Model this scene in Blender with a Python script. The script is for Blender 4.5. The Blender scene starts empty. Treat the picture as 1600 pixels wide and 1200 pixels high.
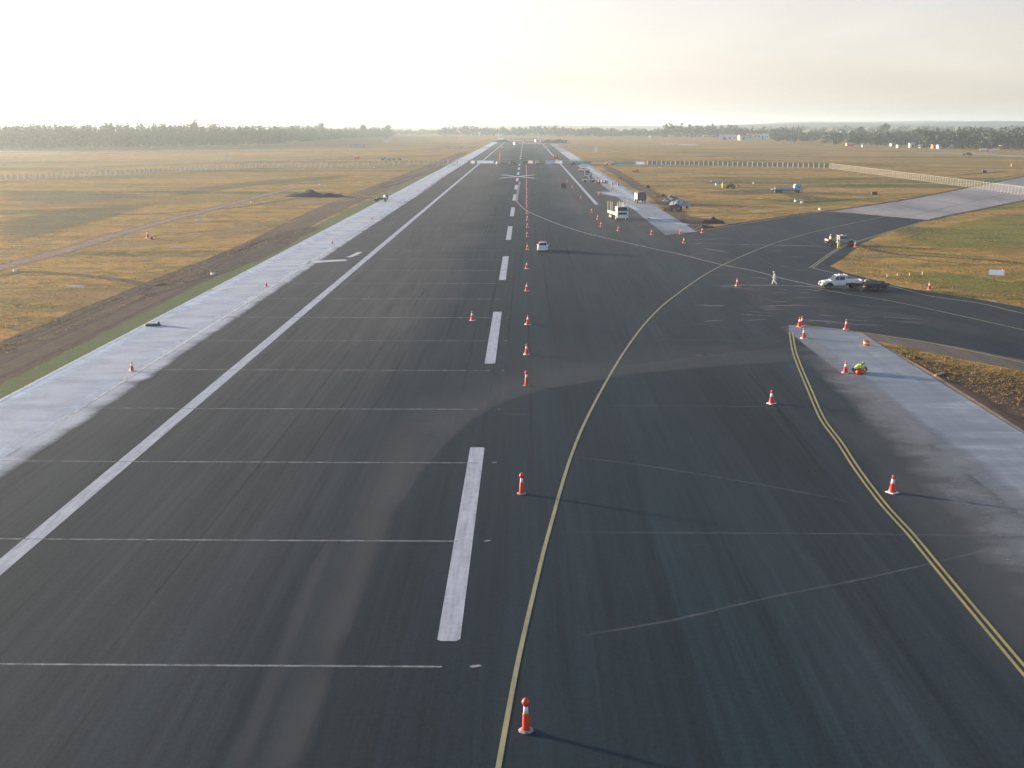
import bpy, bmesh, math, random
from mathutils import Vector, Matrix, noise as mnoise
random.seed(7)
R = math.radians
scn = bpy.context.scene
COL = scn.collection

# ------------------------------------------------------------------ camera
CAM_H, FOC, PITCH, YAW = 20.7, 1931.0, 11.85, 0.61
cam_d = bpy.data.cameras.new('camera'); cam = bpy.data.objects.new('camera', cam_d); COL.objects.link(cam)
cam.location = (0, 0, CAM_H); cam.rotation_euler = (R(90 - PITCH), 0, R(YAW))
cam_d.sensor_width = 36; cam_d.lens = 36 * FOC / 1600.0; cam_d.clip_end = 40000; cam_d.clip_start = 0.1
scn.camera = cam
_cm = Matrix.Rotation(R(YAW), 3, 'Z') @ Matrix.Rotation(R(90 - PITCH), 3, 'X')
def ray(px, py):
    return _cm @ Vector(((px - 800) / FOC, (600 - py) / FOC, -1.0))
def G(px, py, z=0.0):
    """where the surveyed point seen at px,py of the photo lies on the ground"""
    d = ray(px, py); t = (z - CAM_H) / d.z
    return Vector((d.x * t, d.y * t, z))
def W(pts): return [(G(x, y).x, G(x, y).y) for x, y in pts]

# ------------------------------------------------------------------ materials
def nmat(name):
    m = bpy.data.materials.new(name); m.use_nodes = True
    nt = m.node_tree; b = nt.nodes['Principled BSDF']
    return m, nt, b
def N(nt, kind, **kw):
    n = nt.nodes.new(kind)
    for k, v in kw.items():
        if k in n.inputs: n.inputs[k].default_value = v
        else: setattr(n, k, v)
    return n
def L(nt, a, b): nt.links.new(a, b)
def coords(nt, scale=(1, 1, 1), rot=0.0, kind='Object'):
    tc = N(nt, 'ShaderNodeTexCoord'); mp = N(nt, 'ShaderNodeMapping')
    mp.inputs['Scale'].default_value = scale; mp.inputs['Rotation'].default_value = (0, 0, rot)
    L(nt, tc.outputs[kind], mp.inputs['Vector']); return mp.outputs['Vector']
def noise(nt, vec, scale, detail=4.0, rough=0.55, dist=0.0):
    n = N(nt, 'ShaderNodeTexNoise'); n.inputs['Scale'].default_value = scale
    n.inputs['Detail'].default_value = detail; n.inputs['Roughness'].default_value = rough
    n.inputs['Distortion'].default_value = dist
    L(nt, vec, n.inputs['Vector']); return n.outputs['Fac']
def ramp(nt, fac, stops, interp='LINEAR'):
    r = N(nt, 'ShaderNodeValToRGB'); cr = r.color_ramp; cr.interpolation = interp
    while len(cr.elements) < len(stops): cr.elements.new(0.5)
    for e, (p, c) in zip(cr.elements, stops):
        e.position = p; e.color = (*c, 1) if len(c) == 3 else c
    L(nt, fac, r.inputs['Fac']); return r.outputs['Color']
def mapr(nt, v, a, b, c=0.0, d=1.0):
    n = N(nt, 'ShaderNodeMapRange'); n.clamp = True
    for k, x in zip(('From Min', 'From Max', 'To Min', 'To Max'), (a, b, c, d)): n.inputs[k].default_value = x
    L(nt, v, n.inputs['Value']); return n.outputs['Result']
def mix(nt, fac, a, b, mode='MIX'):
    n = N(nt, 'ShaderNodeMix', data_type='RGBA', blend_type=mode)
    for s, v in ((n.inputs[0], fac), (n.inputs[6], a), (n.inputs[7], b)):
        if hasattr(v, 'node'): L(nt, v, s)
        elif isinstance(v, (int, float)): s.default_value = v
        else: s.default_value = (*v, 1) if len(v) == 3 else v
    return n.outputs[2]
def mth(nt, op, a, b=0.0):
    n = N(nt, 'ShaderNodeMath', operation=op)
    for s, v in ((n.inputs[0], a), (n.inputs[1], b)):
        if hasattr(v, 'node'): L(nt, v, s)
        else: s.default_value = v
    return n.outputs[0]
def bump(nt, b, h, strength=0.3, dist=0.02):
    n = N(nt, 'ShaderNodeBump'); n.inputs['Strength'].default_value = strength; n.inputs['Distance'].default_value = dist
    L(nt, h, n.inputs['Height']); L(nt, n.outputs['Normal'], b.inputs['Normal'])

def paint(name, col, rough=0.5, metal=0.0, var=0.12, scale=3.0, dirt=None, spec=0.5):
    """object surface: base colour with wear and a little grime, noise based"""
    m, nt, b = nmat(name)
    v = coords(nt); f = noise(nt, v, scale, 5, 0.6)
    lo = tuple(c * (1 - var) for c in col); hi = tuple(min(1, c * (1 + var)) for c in col)
    c = ramp(nt, f, [(0.3, lo), (0.7, hi)])
    if dirt:
        g = mapr(nt, noise(nt, v, scale * 2.3, 6, 0.7), 0.5, 0.8, 0, 0.6)
        c = mix(nt, g, c, dirt)
    L(nt, c, b.inputs['Base Color']); b.inputs['Roughness'].default_value = rough; b.inputs['Metallic'].default_value = metal
    b.inputs['Specular IOR Level'].default_value = spec
    return m
M = {}
def defm(k, *a, **kw): M[k] = paint(k, *a, **kw)
defm('white_paint', (0.78, 0.78, 0.75), 0.35, dirt=(0.45, 0.40, 0.32), var=0.04)
defm('cream_paint', (0.72, 0.62, 0.40), 0.45, dirt=(0.35, 0.28, 0.18))
defm('red_plastic', (0.80, 0.045, 0.02), 0.45, var=0.15, dirt=(0.35, 0.06, 0.04))
defm('pink_plastic', (0.85, 0.55, 0.50), 0.5, var=0.15)
defm('orange_plastic', (0.85, 0.16, 0.03), 0.5, var=0.15)
defm('white_band', (0.85, 0.85, 0.82), 0.35, var=0.05)
defm('black_rubber', (0.02, 0.02, 0.021), 0.8)
defm('grey_rubber', (0.30, 0.28, 0.26), 0.8)
defm('dark_metal', (0.035, 0.036, 0.04), 0.5, 0.4)
defm('steel', (0.40, 0.41, 0.42), 0.4, 0.8)
defm('galvanised', (0.62, 0.63, 0.62), 0.45, 0.3)
defm('chrome', (0.7, 0.7, 0.7), 0.15, 1.0)
defm('dark_glass', (0.015, 0.02, 0.03), 0.05, spec=0.8)
defm('blue_cloth', (0.10, 0.22, 0.50), 0.8, var=0.25)
defm('pale_cloth', (0.55, 0.68, 0.85), 0.8, var=0.1)
defm('teal_cloth', (0.05, 0.20, 0.19), 0.85, var=0.3)
defm('green_cloth', (0.04, 0.14, 0.09), 0.85, var=0.3)
defm('sage_cloth', (0.30, 0.42, 0.38), 0.85, var=0.2)
defm('yellow_paint', (0.75, 0.50, 0.05), 0.5, dirt=(0.2, 0.14, 0.06))
defm('olive_paint', (0.22, 0.20, 0.06), 0.6, dirt=(0.1, 0.08, 0.04))
defm('orange_paint', (0.80, 0.22, 0.05), 0.5, dirt=(0.3, 0.13, 0.06))
defm('rust_paint', (0.25, 0.11, 0.05), 0.7, dirt=(0.09, 0.05, 0.03), var=0.3)
defm('blue_paint', (0.28, 0.45, 0.58), 0.4, dirt=(0.2, 0.2, 0.18))
defm('charcoal_paint', (0.06, 0.065, 0.07), 0.45, dirt=(0.1, 0.09, 0.08))
defm('grey_paint', (0.35, 0.36, 0.36), 0.5, dirt=(0.2, 0.18, 0.15))
defm('red_lens', (0.55, 0.02, 0.01), 0.2)
defm('amber_lens', (0.9, 0.25, 0.02), 0.2)
defm('clear_lens', (0.75, 0.75, 0.72), 0.1)
defm('skin', (0.45, 0.27, 0.19), 0.6)
defm('hair', (0.04, 0.025, 0.015), 0.8)
defm('white_cloth', (0.82, 0.82, 0.78), 0.85, var=0.06)
defm('lime_cloth', (0.62, 0.80, 0.12), 0.8, var=0.08)
defm('yellow_cloth', (0.70, 0.68, 0.16), 0.8, var=0.1)
defm('cream_cloth', (0.75, 0.70, 0.42), 0.85, var=0.1)
defm('navy_cloth', (0.02, 0.025, 0.05), 0.85, var=0.2)
defm('khaki_cloth', (0.30, 0.26, 0.15), 0.85, var=0.2)
defm('leather', (0.06, 0.04, 0.025), 0.7)
defm('soil', (0.13, 0.075, 0.045), 0.95, var=0.5, scale=2.0)
defm('grey_rubble', (0.22, 0.22, 0.22), 0.95, var=0.5, scale=2.0)
defm('dark_soil', (0.05, 0.045, 0.045), 0.95, var=0.5, scale=2.0)
defm('blue_tarp', (0.25, 0.33, 0.42), 0.6, var=0.3)
defm('timber', (0.50, 0.36, 0.20), 0.8, var=0.2)
defm('bark', (0.10, 0.085, 0.07), 0.9, var=0.3)
defm('cream_wall', (0.62, 0.56, 0.44), 0.8, var=0.08, scale=0.3)
defm('tin_roof', (0.50, 0.51, 0.52), 0.5, 0.2, var=0.08, scale=0.3)
defm('red_roof', (0.42, 0.14, 0.07), 0.7, var=0.15, scale=0.3)

def cloth(name, col, t=0.5):
    m, nt, b = nmat(name); f = noise(nt, coords(nt), 1.5, 4)
    c = ramp(nt, f, [(0.3, tuple(x * .9 for x in col)), (0.7, col)]); L(nt, c, b.inputs['Base Color']); b.inputs['Roughness'].default_value = .8
    tr = N(nt, 'ShaderNodeBsdfTranslucent'); L(nt, c, tr.inputs['Color']); ms = N(nt, 'ShaderNodeMixShader'); ms.inputs[0].default_value = t
    L(nt, b.outputs[0], ms.inputs[1]); L(nt, tr.outputs[0], ms.inputs[2]); L(nt, ms.outputs[0], nt.nodes['Material Output'].inputs['Surface']); M[name] = m
cloth('pale_sheet', (0.42, 0.54, 0.68), .4); cloth('white_sheet', (0.66, 0.66, 0.66), .4); cloth('pink_sheet', (0.70, 0.50, 0.47), .4); cloth('blue_sheet', (0.14, 0.26, 0.52), .4); cloth('teal_sheet', (0.07, 0.26, 0.24), .3); cloth('green_sheet', (0.05, 0.20, 0.13), .3)
def foliage(name, dark, light, trans=0.0):
    m, nt, b = nmat(name)
    g = N(nt, 'ShaderNodeNewGeometry'); v = coords(nt)
    f = mth(nt, 'ADD', mth(nt, 'MULTIPLY', g.outputs['Random Per Island'], 0.6), mth(nt, 'MULTIPLY', noise(nt, v, 0.12, 3), 0.5))
    c = ramp(nt, f, [(0.2, dark), (0.85, light)])
    L(nt, c, b.inputs['Base Color']); b.inputs['Roughness'].default_value = 0.75
    b.inputs['Specular IOR Level'].default_value = 0.15
    if trans:
        tr = N(nt, 'ShaderNodeBsdfTranslucent'); L(nt, c, tr.inputs['Color']); ms = N(nt, 'ShaderNodeMixShader'); ms.inputs[0].default_value = trans
        L(nt, b.outputs[0], ms.inputs[1]); L(nt, tr.outputs[0], ms.inputs[2]); L(nt, ms.outputs[0], nt.nodes['Material Output'].inputs['Surface'])
    return m
M['hill_scrub'] = foliage('wooded_ridge', (0.018, 0.036, 0.030), (0.060, 0.075, 0.052))
M['leaves'] = foliage('eucalypt_leaves', (0.036, 0.062, 0.032), (0.100, 0.140, 0.072))
M['leaves_far'] = foliage('far_leaves', (0.038, 0.062, 0.045), (0.095, 0.125, 0.085))

# ---- ground family
def grass_mat():
    m, nt, b = nmat('dry_grass')
    v = coords(nt, kind='Object')
    vs = coords(nt, (0.28, 1.0, 1.0), 0.10)
    big = noise(nt, vs, 0.012, 4, 0.6, 0.6); mid = noise(nt, vs, 0.055, 5, 0.65, 0.5)
    fine = noise(nt, v, 0.35, 6, 0.65, 0.2); vf = noise(nt, v, 2.6, 5, 0.7)
    f = mth(nt, 'ADD', mth(nt, 'MULTIPLY', big, 0.52), mth(nt, 'MULTIPLY', mid, 0.42))
    f = mth(nt, 'ADD', f, mth(nt, 'MULTIPLY', fine, 0.30))
    c = ramp(nt, f, [(0.49, (0.105, 0.125, 0.040)), (0.545, (0.185, 0.165, 0.065)), (0.585, (0.370, 0.235, 0.085)),
                     (0.63, (0.520, 0.310, 0.092)), (0.675, (0.235, 0.190, 0.068)), (0.715, (0.350, 0.225, 0.085)), (0.77, (0.300, 0.170, 0.080))])
    k = mth(nt, 'MULTIPLY', mapr(nt, vf, 0.32, 0.68, 0.62, 1.30), mapr(nt, noise(nt, coords(nt, (0.6, 1.0, 1.0), 0.2), 0.16, 6, 0.7, 0.5), 0.33, 0.67, 0.74, 1.24))
    cc = N(nt, 'ShaderNodeCombineColor'); [L(nt, k, cc.inputs[i]) for i in range(3)]
    c = mix(nt, 1.0, c, cc.outputs[0], 'MULTIPLY')
    L(nt, c, b.inputs['Base Color']); b.inputs['Roughness'].default_value = 0.95; b.inputs['Specular IOR Level'].default_value = 0.08
    bump(nt, b, mth(nt, 'ADD', vf, mth(nt, 'MULTIPLY', fine, 2.0)), 0.55, 0.35)
    return m
M['grass'] = grass_mat()

def soft(name, col, col2, rough=0.9, alpha=1.0, ns=0.4, stretch=(1, 1, 1), edge=0.35, spec=0.3, fine=3.0, rot=0.0):
    """surface laid over another with a ragged worn-away edge; attribute 'a' is 1 inside, 0 at the rim"""
    m, nt, b = nmat(name)
    v = coords(nt, stretch, rot); v0 = coords(nt)
    n1 = noise(nt, v, ns, 5, 0.65, 0.3); n2 = noise(nt, v0, fine, 4, 0.6)
    at = N(nt, 'ShaderNodeAttribute', attribute_name='a')
    s = mth(nt, 'ADD', at.outputs['Fac'], mth(nt, 'MULTIPLY', mth(nt, 'SUBTRACT', n1, 0.5), 1.3))
    s = mapr(nt, s, 0.5 - edge, 0.5 + edge, 0.0, alpha)
    c = mix(nt, mapr(nt, mth(nt, 'ADD', mth(nt, 'MULTIPLY', n1, 0.6), mth(nt, 'MULTIPLY', n2, 0.4)), 0.35, 0.65), col, col2)
    L(nt, c, b.inputs['Base Color']); L(nt, s, b.inputs['Alpha']); b.inputs['Roughness'].default_value = rough
    b.inputs['Specular IOR Level'].default_value = spec
    return m
M['track_dirt'] = soft('track_dirt', (0.26, 0.17, 0.125), (0.36, 0.245, 0.18), alpha=0.9)
M['dark_dirt'] = soft('dark_dirt', (0.085, 0.062, 0.050), (0.150, 0.105, 0.078), alpha=0.85)
M['bare_earth'] = soft('bare_earth', (0.062, 0.039, 0.024), (0.140, 0.085, 0.052), alpha=0.95, ns=0.5, edge=0.45)
M['black_earth'] = soft('black_earth', (0.040, 0.030, 0.026), (0.095, 0.066, 0.050), alpha=0.9, ns=0.3)
M['lawn'] = soft('lawn', (0.060, 0.115, 0.026), (0.130, 0.170, 0.045), alpha=0.95, ns=1.1, edge=0.4)
M['lush'] = soft('lush', (0.15, 0.175, 0.030), (0.360, 0.310, 0.050), alpha=0.72, edge=0.5, ns=0.15, stretch=(0.4, 1, 1))
M['olive'] = soft('olive', (0.085, 0.100, 0.040), (0.150, 0.145, 0.060), alpha=0.6, edge=0.5, ns=0.10, stretch=(0.4, 1, 1))
M['straw'] = soft('straw', (0.38, 0.25, 0.085), (0.44, 0.30, 0.11), alpha=0.6, edge=0.5, ns=0.15, stretch=(0.4, 1, 1))
M['pale_gravel'] = soft('pale_gravel', (0.42, 0.38, 0.33), (0.52, 0.48, 0.42), alpha=0.85, ns=0.5)
M['slurry'] = soft('slurry', (0.62, 0.62, 0.58), (0.80, 0.79, 0.74), alpha=0.9, ns=0.8, edge=0.25, rough=0.7)
M['slurry_thin'] = soft('slurry_thin', (0.42, 0.43, 0.42), (0.60, 0.60, 0.58), alpha=0.62, ns=0.5, edge=0.4, stretch=(0.35, 1.2, 1))
M['edge_dust'] = soft('edge_dust', (0.17, 0.175, 0.175), (0.30, 0.31, 0.31), alpha=0.75, ns=0.30, edge=0.45, stretch=(0.5, 1.2, 1))
M['slurry_faint'] = soft('slurry_faint', (0.30, 0.31, 0.31), (0.46, 0.46, 0.45), alpha=0.42, ns=0.7, edge=0.5)
M['slurry_wash'] = soft('slurry_wash', (0.44, 0.48, 0.52), (0.72, 0.75, 0.77), alpha=0.8, ns=0.22, edge=0.4, stretch=(0.35, 1.3, 1), spec=0.5)
M['dust'] = soft('dust', (0.14, 0.143, 0.135), (0.18, 0.18, 0.17), alpha=0.28, ns=0.10, edge=0.5, spec=0.2)
M['dust_arc'] = soft('dust_arc', (0.122, 0.132, 0.130), (0.165, 0.172, 0.168), alpha=0.38, ns=0.08, edge=0.5, spec=0.2)
M['skid'] = soft('skid', (0.014, 0.015, 0.016), (0.022, 0.023, 0.024), alpha=0.26, ns=0.35, edge=0.5, stretch=(1, 0.5, 1))
M['joint'] = soft('joint', (0.36, 0.355, 0.34), (0.50, 0.49, 0.47), alpha=0.75, ns=1.2, edge=0.5, stretch=(1, 1, 1))
M['faint_joint'] = soft('faint_joint', (0.19, 0.195, 0.20), (0.27, 0.27, 0.27), alpha=0.45, ns=0.8, edge=0.5)
M['removed_line'] = soft('removed_line', (0.24, 0.25, 0.245), (0.34, 0.34, 0.33), alpha=0.85, ns=0.7, edge=0.5)

def asphalt(name, warm, cool, streak=0.28, band=True, scale=1.0, rough=0.62, streak_rot=0.0):
    m, nt, b = nmat(name)
    v = coords(nt); vs = coords(nt, (1.0, 0.035, 1.0), streak_rot); vb = coords(nt, (1.0, 0.25, 1.0), streak_rot)
    st = noise(nt, vs, 0.75, 5, 0.6); bl = noise(nt, vb, 0.07, 4, 0.55, 0.3); fi = noise(nt, v, 4.0, 6, 0.7)
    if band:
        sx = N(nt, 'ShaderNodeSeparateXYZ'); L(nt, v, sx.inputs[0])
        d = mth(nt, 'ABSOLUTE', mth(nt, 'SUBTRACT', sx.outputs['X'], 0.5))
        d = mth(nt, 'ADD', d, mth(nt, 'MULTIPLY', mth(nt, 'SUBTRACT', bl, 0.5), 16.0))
        w = mth(nt, 'MULTIPLY', mapr(nt, d, 7.5, 14.0), mapr(nt, mth(nt, 'SUBTRACT', sx.outputs['Y'], mapr(nt, sx.outputs['X'], -2.0, 6.0, 0.0, 150.0)), 30.0, 130.0, 0.22, 1.0))   # warm tone fades in with distance: sun-side glare painted into the colour
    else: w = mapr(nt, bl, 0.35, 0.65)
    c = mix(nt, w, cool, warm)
    s2 = noise(nt, coords(nt, (1.0, 0.02, 1.0), streak_rot), 2.6, 4, 0.6)
    k = mth(nt, 'ADD', mapr(nt, st, 0.3, 0.7, 1 - streak, 1 + streak), mth(nt, 'ADD', mapr(nt, fi, 0.3, 0.7, -0.14, 0.14), mapr(nt, s2, 0.32, 0.68, -0.16, 0.16)))
    k = mth(nt, 'MULTIPLY', k, mapr(nt, bl, 0.3, 0.7, 0.85, 1.15))
    if band:      # paver lanes, each laid in a slightly different mix, with a dark seam
        lane = mth(nt, 'DIVIDE', mth(nt, 'ADD', sx.outputs['X'], 0.9), 3.75); fl = mth(nt, 'FLOOR', lane)
        wn = N(nt, 'ShaderNodeTexWhiteNoise', noise_dimensions='1D'); L(nt, fl, wn.inputs['W'])
        seam = mapr(nt, mth(nt, 'ABSOLUTE', mth(nt, 'SUBTRACT', mth(nt, 'SUBTRACT', lane, fl), 0.5)), 0.485, 0.498, 1.0, 0.90)
        k = mth(nt, 'MULTIPLY', mth(nt, 'MULTIPLY', k, mapr(nt, wn.outputs['Value'], 0, 1, 0.90, 1.10)), seam)
    cc = N(nt, 'ShaderNodeCombineColor'); [L(nt, k, cc.inputs[i]) for i in range(3)]
    c = mix(nt, 1.0, c, cc.outputs[0], 'MULTIPLY')
    L(nt, c, b.inputs['Base Color'])
    L(nt, mapr(nt, st, 0.3, 0.7, rough - 0.06, rough + 0.09), b.inputs['Roughness'])
    b.inputs['Specular IOR Level'].default_value = 0.12
    bump(nt, b, fi, 0.4, 0.03)
    return m
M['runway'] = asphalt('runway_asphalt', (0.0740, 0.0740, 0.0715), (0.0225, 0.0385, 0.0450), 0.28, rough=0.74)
M['taxiway'] = asphalt('taxiway_asphalt', (0.040, 0.043, 0.043), (0.0215, 0.0315, 0.0350), 0.34, False, streak_rot=-0.9)
M['mouth'] = asphalt('junction_asphalt', (0.055, 0.052, 0.048), (0.032, 0.037, 0.040), 0.2, False)
M['concrete'] = asphalt('taxiway_concrete', (0.40, 0.365, 0.335), (0.32, 0.30, 0.28), 0.12, False, rough=0.75, streak_rot=-1.0)
M['side_strip'] = asphalt('paved_verge', (0.20, 0.165, 0.125), (0.15, 0.13, 0.10), 0.15, False, rough=0.85, streak_rot=1.2)
def shoulder_mat(name, a, b_, c_, rough):
    m, nt, b = nmat(name)
    v = coords(nt); vs = coords(nt, (0.22, 1.0, 1.0)); vl = coords(nt, (1, 0.05, 1))
    f = noise(nt, vs, 0.45, 6, 0.65, 0.6); g = noise(nt, v, 0.06, 3); h = noise(nt, vl, 1.1, 4)
    t = mth(nt, 'ADD', mth(nt, 'MULTIPLY', f, 0.55), mth(nt, 'ADD', mth(nt, 'MULTIPLY', g, 0.3), mth(nt, 'MULTIPLY', h, 0.15)))
    c = ramp(nt, t, [(0.38, a), (0.52, b_), (0.62, c_)])
    L(nt, c, b.inputs['Base Color']); L(nt, mapr(nt, f, 0.3, 0.7, rough - 0.08, rough + 0.1), b.inputs['Roughness'])
    b.inputs['Specular IOR Level'].default_value = 0.5
    return m
M['shoulder'] = shoulder_mat('grooved_shoulder', (0.42, 0.49, 0.55), (0.62, 0.68, 0.74), (0.80, 0.84, 0.87), 0.5)
M['shoulder_r'] = shoulder_mat('grooved_shoulder_east', (0.160, 0.190, 0.200), (0.270, 0.300, 0.310), (0.46, 0.47, 0.46), 0.6)
def line_mat(name, col, wear):
    m, nt, b = nmat(name)
    v = coords(nt, (1.0, 0.08, 1.0)); v2 = coords(nt)
    f = mth(nt, 'ADD', mth(nt, 'MULTIPLY', noise(nt, v, 4.0, 5, 0.6), 0.6), mth(nt, 'MULTIPLY', noise(nt, v2, 2.0, 6, 0.7), 0.4))
    c = mix(nt, mapr(nt, f, 0.42, 0.66), col, wear)
    L(nt, c, b.inputs['Base Color']); b.inputs['Roughness'].default_value = 0.6
    return m
M['line_white'] = line_mat('white_road_paint', (0.55, 0.565, 0.57), (0.33, 0.34, 0.35))
M['line_old'] = line_mat('worn_white_paint', (0.60, 0.61, 0.61), (0.34, 0.34, 0.345))
M['line_yellow'] = line_mat('yellow_road_paint', (0.50, 0.40, 0.09), (0.26, 0.22, 0.09))
M['line_pale'] = line_mat('pale_yellow_paint', (0.42, 0.375, 0.155), (0.26, 0.235, 0.12))

# ------------------------------------------------------------------ mesh builder
class MB:
    def __init__(s): s.v = []; s.f = []; s.a = []
    def add(s, vs, fs, a=None):
        o = len(s.v); s.v += [tuple(p) for p in vs]; s.f += [tuple(i + o for i in f) for f in fs]
        s.a += list(a) if a else [1.0] * len(vs)
        return s
    def box(s, c, d, rz=0.0, taper=1.0):
        x, y, z = c; a, b, h = d[0] / 2, d[1] / 2, d[2] / 2; vs = []
        for k, t in ((-h, 1.0), (h, taper)):
            for i, j in ((-a, -b), (a, -b), (a, b), (-a, b)):
                i *= t; j *= t
                vs.append((x + i * math.cos(rz) - j * math.sin(rz), y + i * math.sin(rz) + j * math.cos(rz), z + k))
        return s.add(vs, [(3, 2, 1, 0), (4, 5, 6, 7), (0, 1, 5, 4), (1, 2, 6, 5), (2, 3, 7, 6), (3, 0, 4, 7)])
    def tube(s, p, q, r1, r2=None, n=8):
        r2 = r1 if r2 is None else r2; p = Vector(p); q = Vector(q); d = (q - p).normalized()
        u = d.cross(Vector((0, 0, 1)) if abs(d.z) < 0.9 else Vector((1, 0, 0))).normalized(); w = d.cross(u); vs = []
        for c, r in ((p, r1), (q, r2)):
            for i in range(n):
                t = 2 * math.pi * i / n; vs.append(c + u * (r * math.cos(t)) + w * (r * math.sin(t)))
        fs = [(i, (i + 1) % n, n + (i + 1) % n, n + i) for i in range(n)] + [tuple(range(n))[::-1], tuple(range(n, 2 * n))]
        return s.add(vs, fs)
    def path(s, pts, r, n=6):
        for a, b in zip(pts[:-1], pts[1:]): s.tube(a, b, r, r, n)
        return s
    def lathe(s, prof, c=(0, 0, 0), axis='z', n=16):
        vs = []
        for r, h in prof:
            for i in range(n):
                t = 2 * math.pi * i / n; a, b = r * math.cos(t), r * math.sin(t)
                p = {'z': (a, b, h), 'x': (h, a, b), 'y': (a, h, b)}[axis]
                vs.append((p[0] + c[0], p[1] + c[1], p[2] + c[2]))
        m = len(prof); fs = []
        for k in range(m - 1):
            for i in range(n):
                j = (i + 1) % n; fs.append((k * n + i, k * n + j, (k + 1) * n + j, (k + 1) * n + i))
        fs += [tuple(range(n))[::-1], tuple(range((m - 1) * n, m * n))]
        return s.add(vs, fs)
    def loft(s, secs):
        """secs: list of (y, [(x,z)...right half from bottom to top])"""
        n = len(secs[0][1]) * 2; vs = []
        for y, h in secs:
            vs += [(x, y, z) for x, z in h] + [(-x, y, z) for x, z in reversed(h)]
        fs = []
        for k in range(len(secs) - 1):
            for i in range(n):
                j = (i + 1) % n; fs.append((k * n + i, k * n + j, (k + 1) * n + j, (k + 1) * n + i))
        fs += [tuple(range(n)), tuple(range((len(secs) - 1) * n, len(secs) * n))[::-1]]
        return s.add(vs, fs)
    def prism(s, prof, x0, x1):
        """side profile (y,z) extruded from x0 to x1"""
        n = len(prof); vs = [(x0, y, z) for y, z in prof] + [(x1, y, z) for y, z in prof]
        fs = [(i, (i + 1) % n, n + (i + 1) % n, n + i) for i in range(n)] + [tuple(range(n))[::-1], tuple(range(n, 2 * n))]
        return s.add(vs, fs)
    def quad(s, cs, t=0.02):
        cs = [Vector(c) for c in cs]; nrm = (cs[1] - cs[0]).cross(cs[3] - cs[0]).normalized() * t
        return s.add(cs + [c + nrm for c in cs], [(3, 2, 1, 0), (4, 5, 6, 7), (0, 1, 5, 4), (1, 2, 6, 5), (2, 3, 7, 6), (3, 0, 4, 7)])
    def build(s, name, mat, parent=None, bevel=0.0, smooth=False, loc=None):
        me = bpy.data.meshes.new(name); me.from_pydata(s.v, [], s.f); me.validate(); me.update()
        bm = bmesh.new(); bm.from_mesh(me); bmesh.ops.recalc_face_normals(bm, faces=bm.faces); bm.to_mesh(me); bm.free()
        if any(x != 1.0 for x in s.a) and len(s.a) == len(me.vertices):
            at = me.attributes.new('a', 'FLOAT', 'POINT'); at.data.foreach_set('value', s.a)
        elif 'ATTR' in mat_flags(mat):
            at = me.attributes.new('a', 'FLOAT', 'POINT'); at.data.foreach_set('value', [1.0] * len(me.vertices))
        me.materials.append(M[mat] if isinstance(mat, str) else mat)
        if smooth: me.polygons.foreach_set('use_smooth', [True] * len(me.polygons))
        o = bpy.data.objects.new(name, me); COL.objects.link(o)
        if parent: o.parent = parent
        if loc: o.location = loc
        if bevel:
            b = o.modifiers.new('bevel', 'BEVEL'); b.width = bevel; b.segments = 2; b.limit_method = 'ANGLE'
        return o
def mat_flags(m): return ()
def thing(name, label, cat, loc=(0, 0, 0), rz=0.0, group=None, scale=None):
    o = bpy.data.objects.new(name, None); COL.objects.link(o); o.location = loc; o.rotation_euler = (0, 0, rz)
    if scale: o.scale = (scale,) * 3
    o['label'] = label; o['category'] = cat
    if group: o['group'] = group
    return o
def tag(o, label, cat, group=None):
    o['label'] = label; o['category'] = cat
    if group: o['group'] = group
    return o
def structure(o): o['kind'] = 'structure'; return o
def copy_tree(src, parent=None):
    c = src.copy(); COL.objects.link(c); c.parent = parent
    for ch in src.children: copy_tree(ch, c)
    return c

# ---- sheets on the ground
def sheet(name, pts, z, mat, parent=None):
    bm = bmesh.new(); vs = [bm.verts.new((x, y, z)) for x, y in pts]; f = bm.faces.new(vs)
    if f.normal.z < 0: f.normal_flip()
    bmesh.ops.triangulate(bm, faces=[f]); bm.normal_update()
    for f in bm.faces:
        if f.normal.z < 0: f.normal_flip()
    me = bpy.data.meshes.new(name); bm.to_mesh(me); bm.free(); me.materials.append(M[mat])
    o = bpy.data.objects.new(name, me); COL.objects.link(o); o.parent = parent
    return o
def smooth_path(pts, k=6):
    """Catmull-Rom through world points"""
    if len(pts) < 3: return [Vector((p[0], p[1], 0)) for p in pts]
    P = [Vector((p[0], p[1], 0)) for p in pts]; P = [2 * P[0] - P[1]] + P + [2 * P[-1] - P[-2]]; out = []
    for i in range(1, len(P) - 2):
        a, b, c, d = P[i - 1:i + 3]
        for j in range(k):
            t = j / k
            out.append(0.5 * ((2 * b) + (c - a) * t + (2 * a - 5 * b + 4 * c - d) * t * t + (3 * b - a - 3 * c + d) * t ** 3))
    out.append(P[-2]); return out
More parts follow.
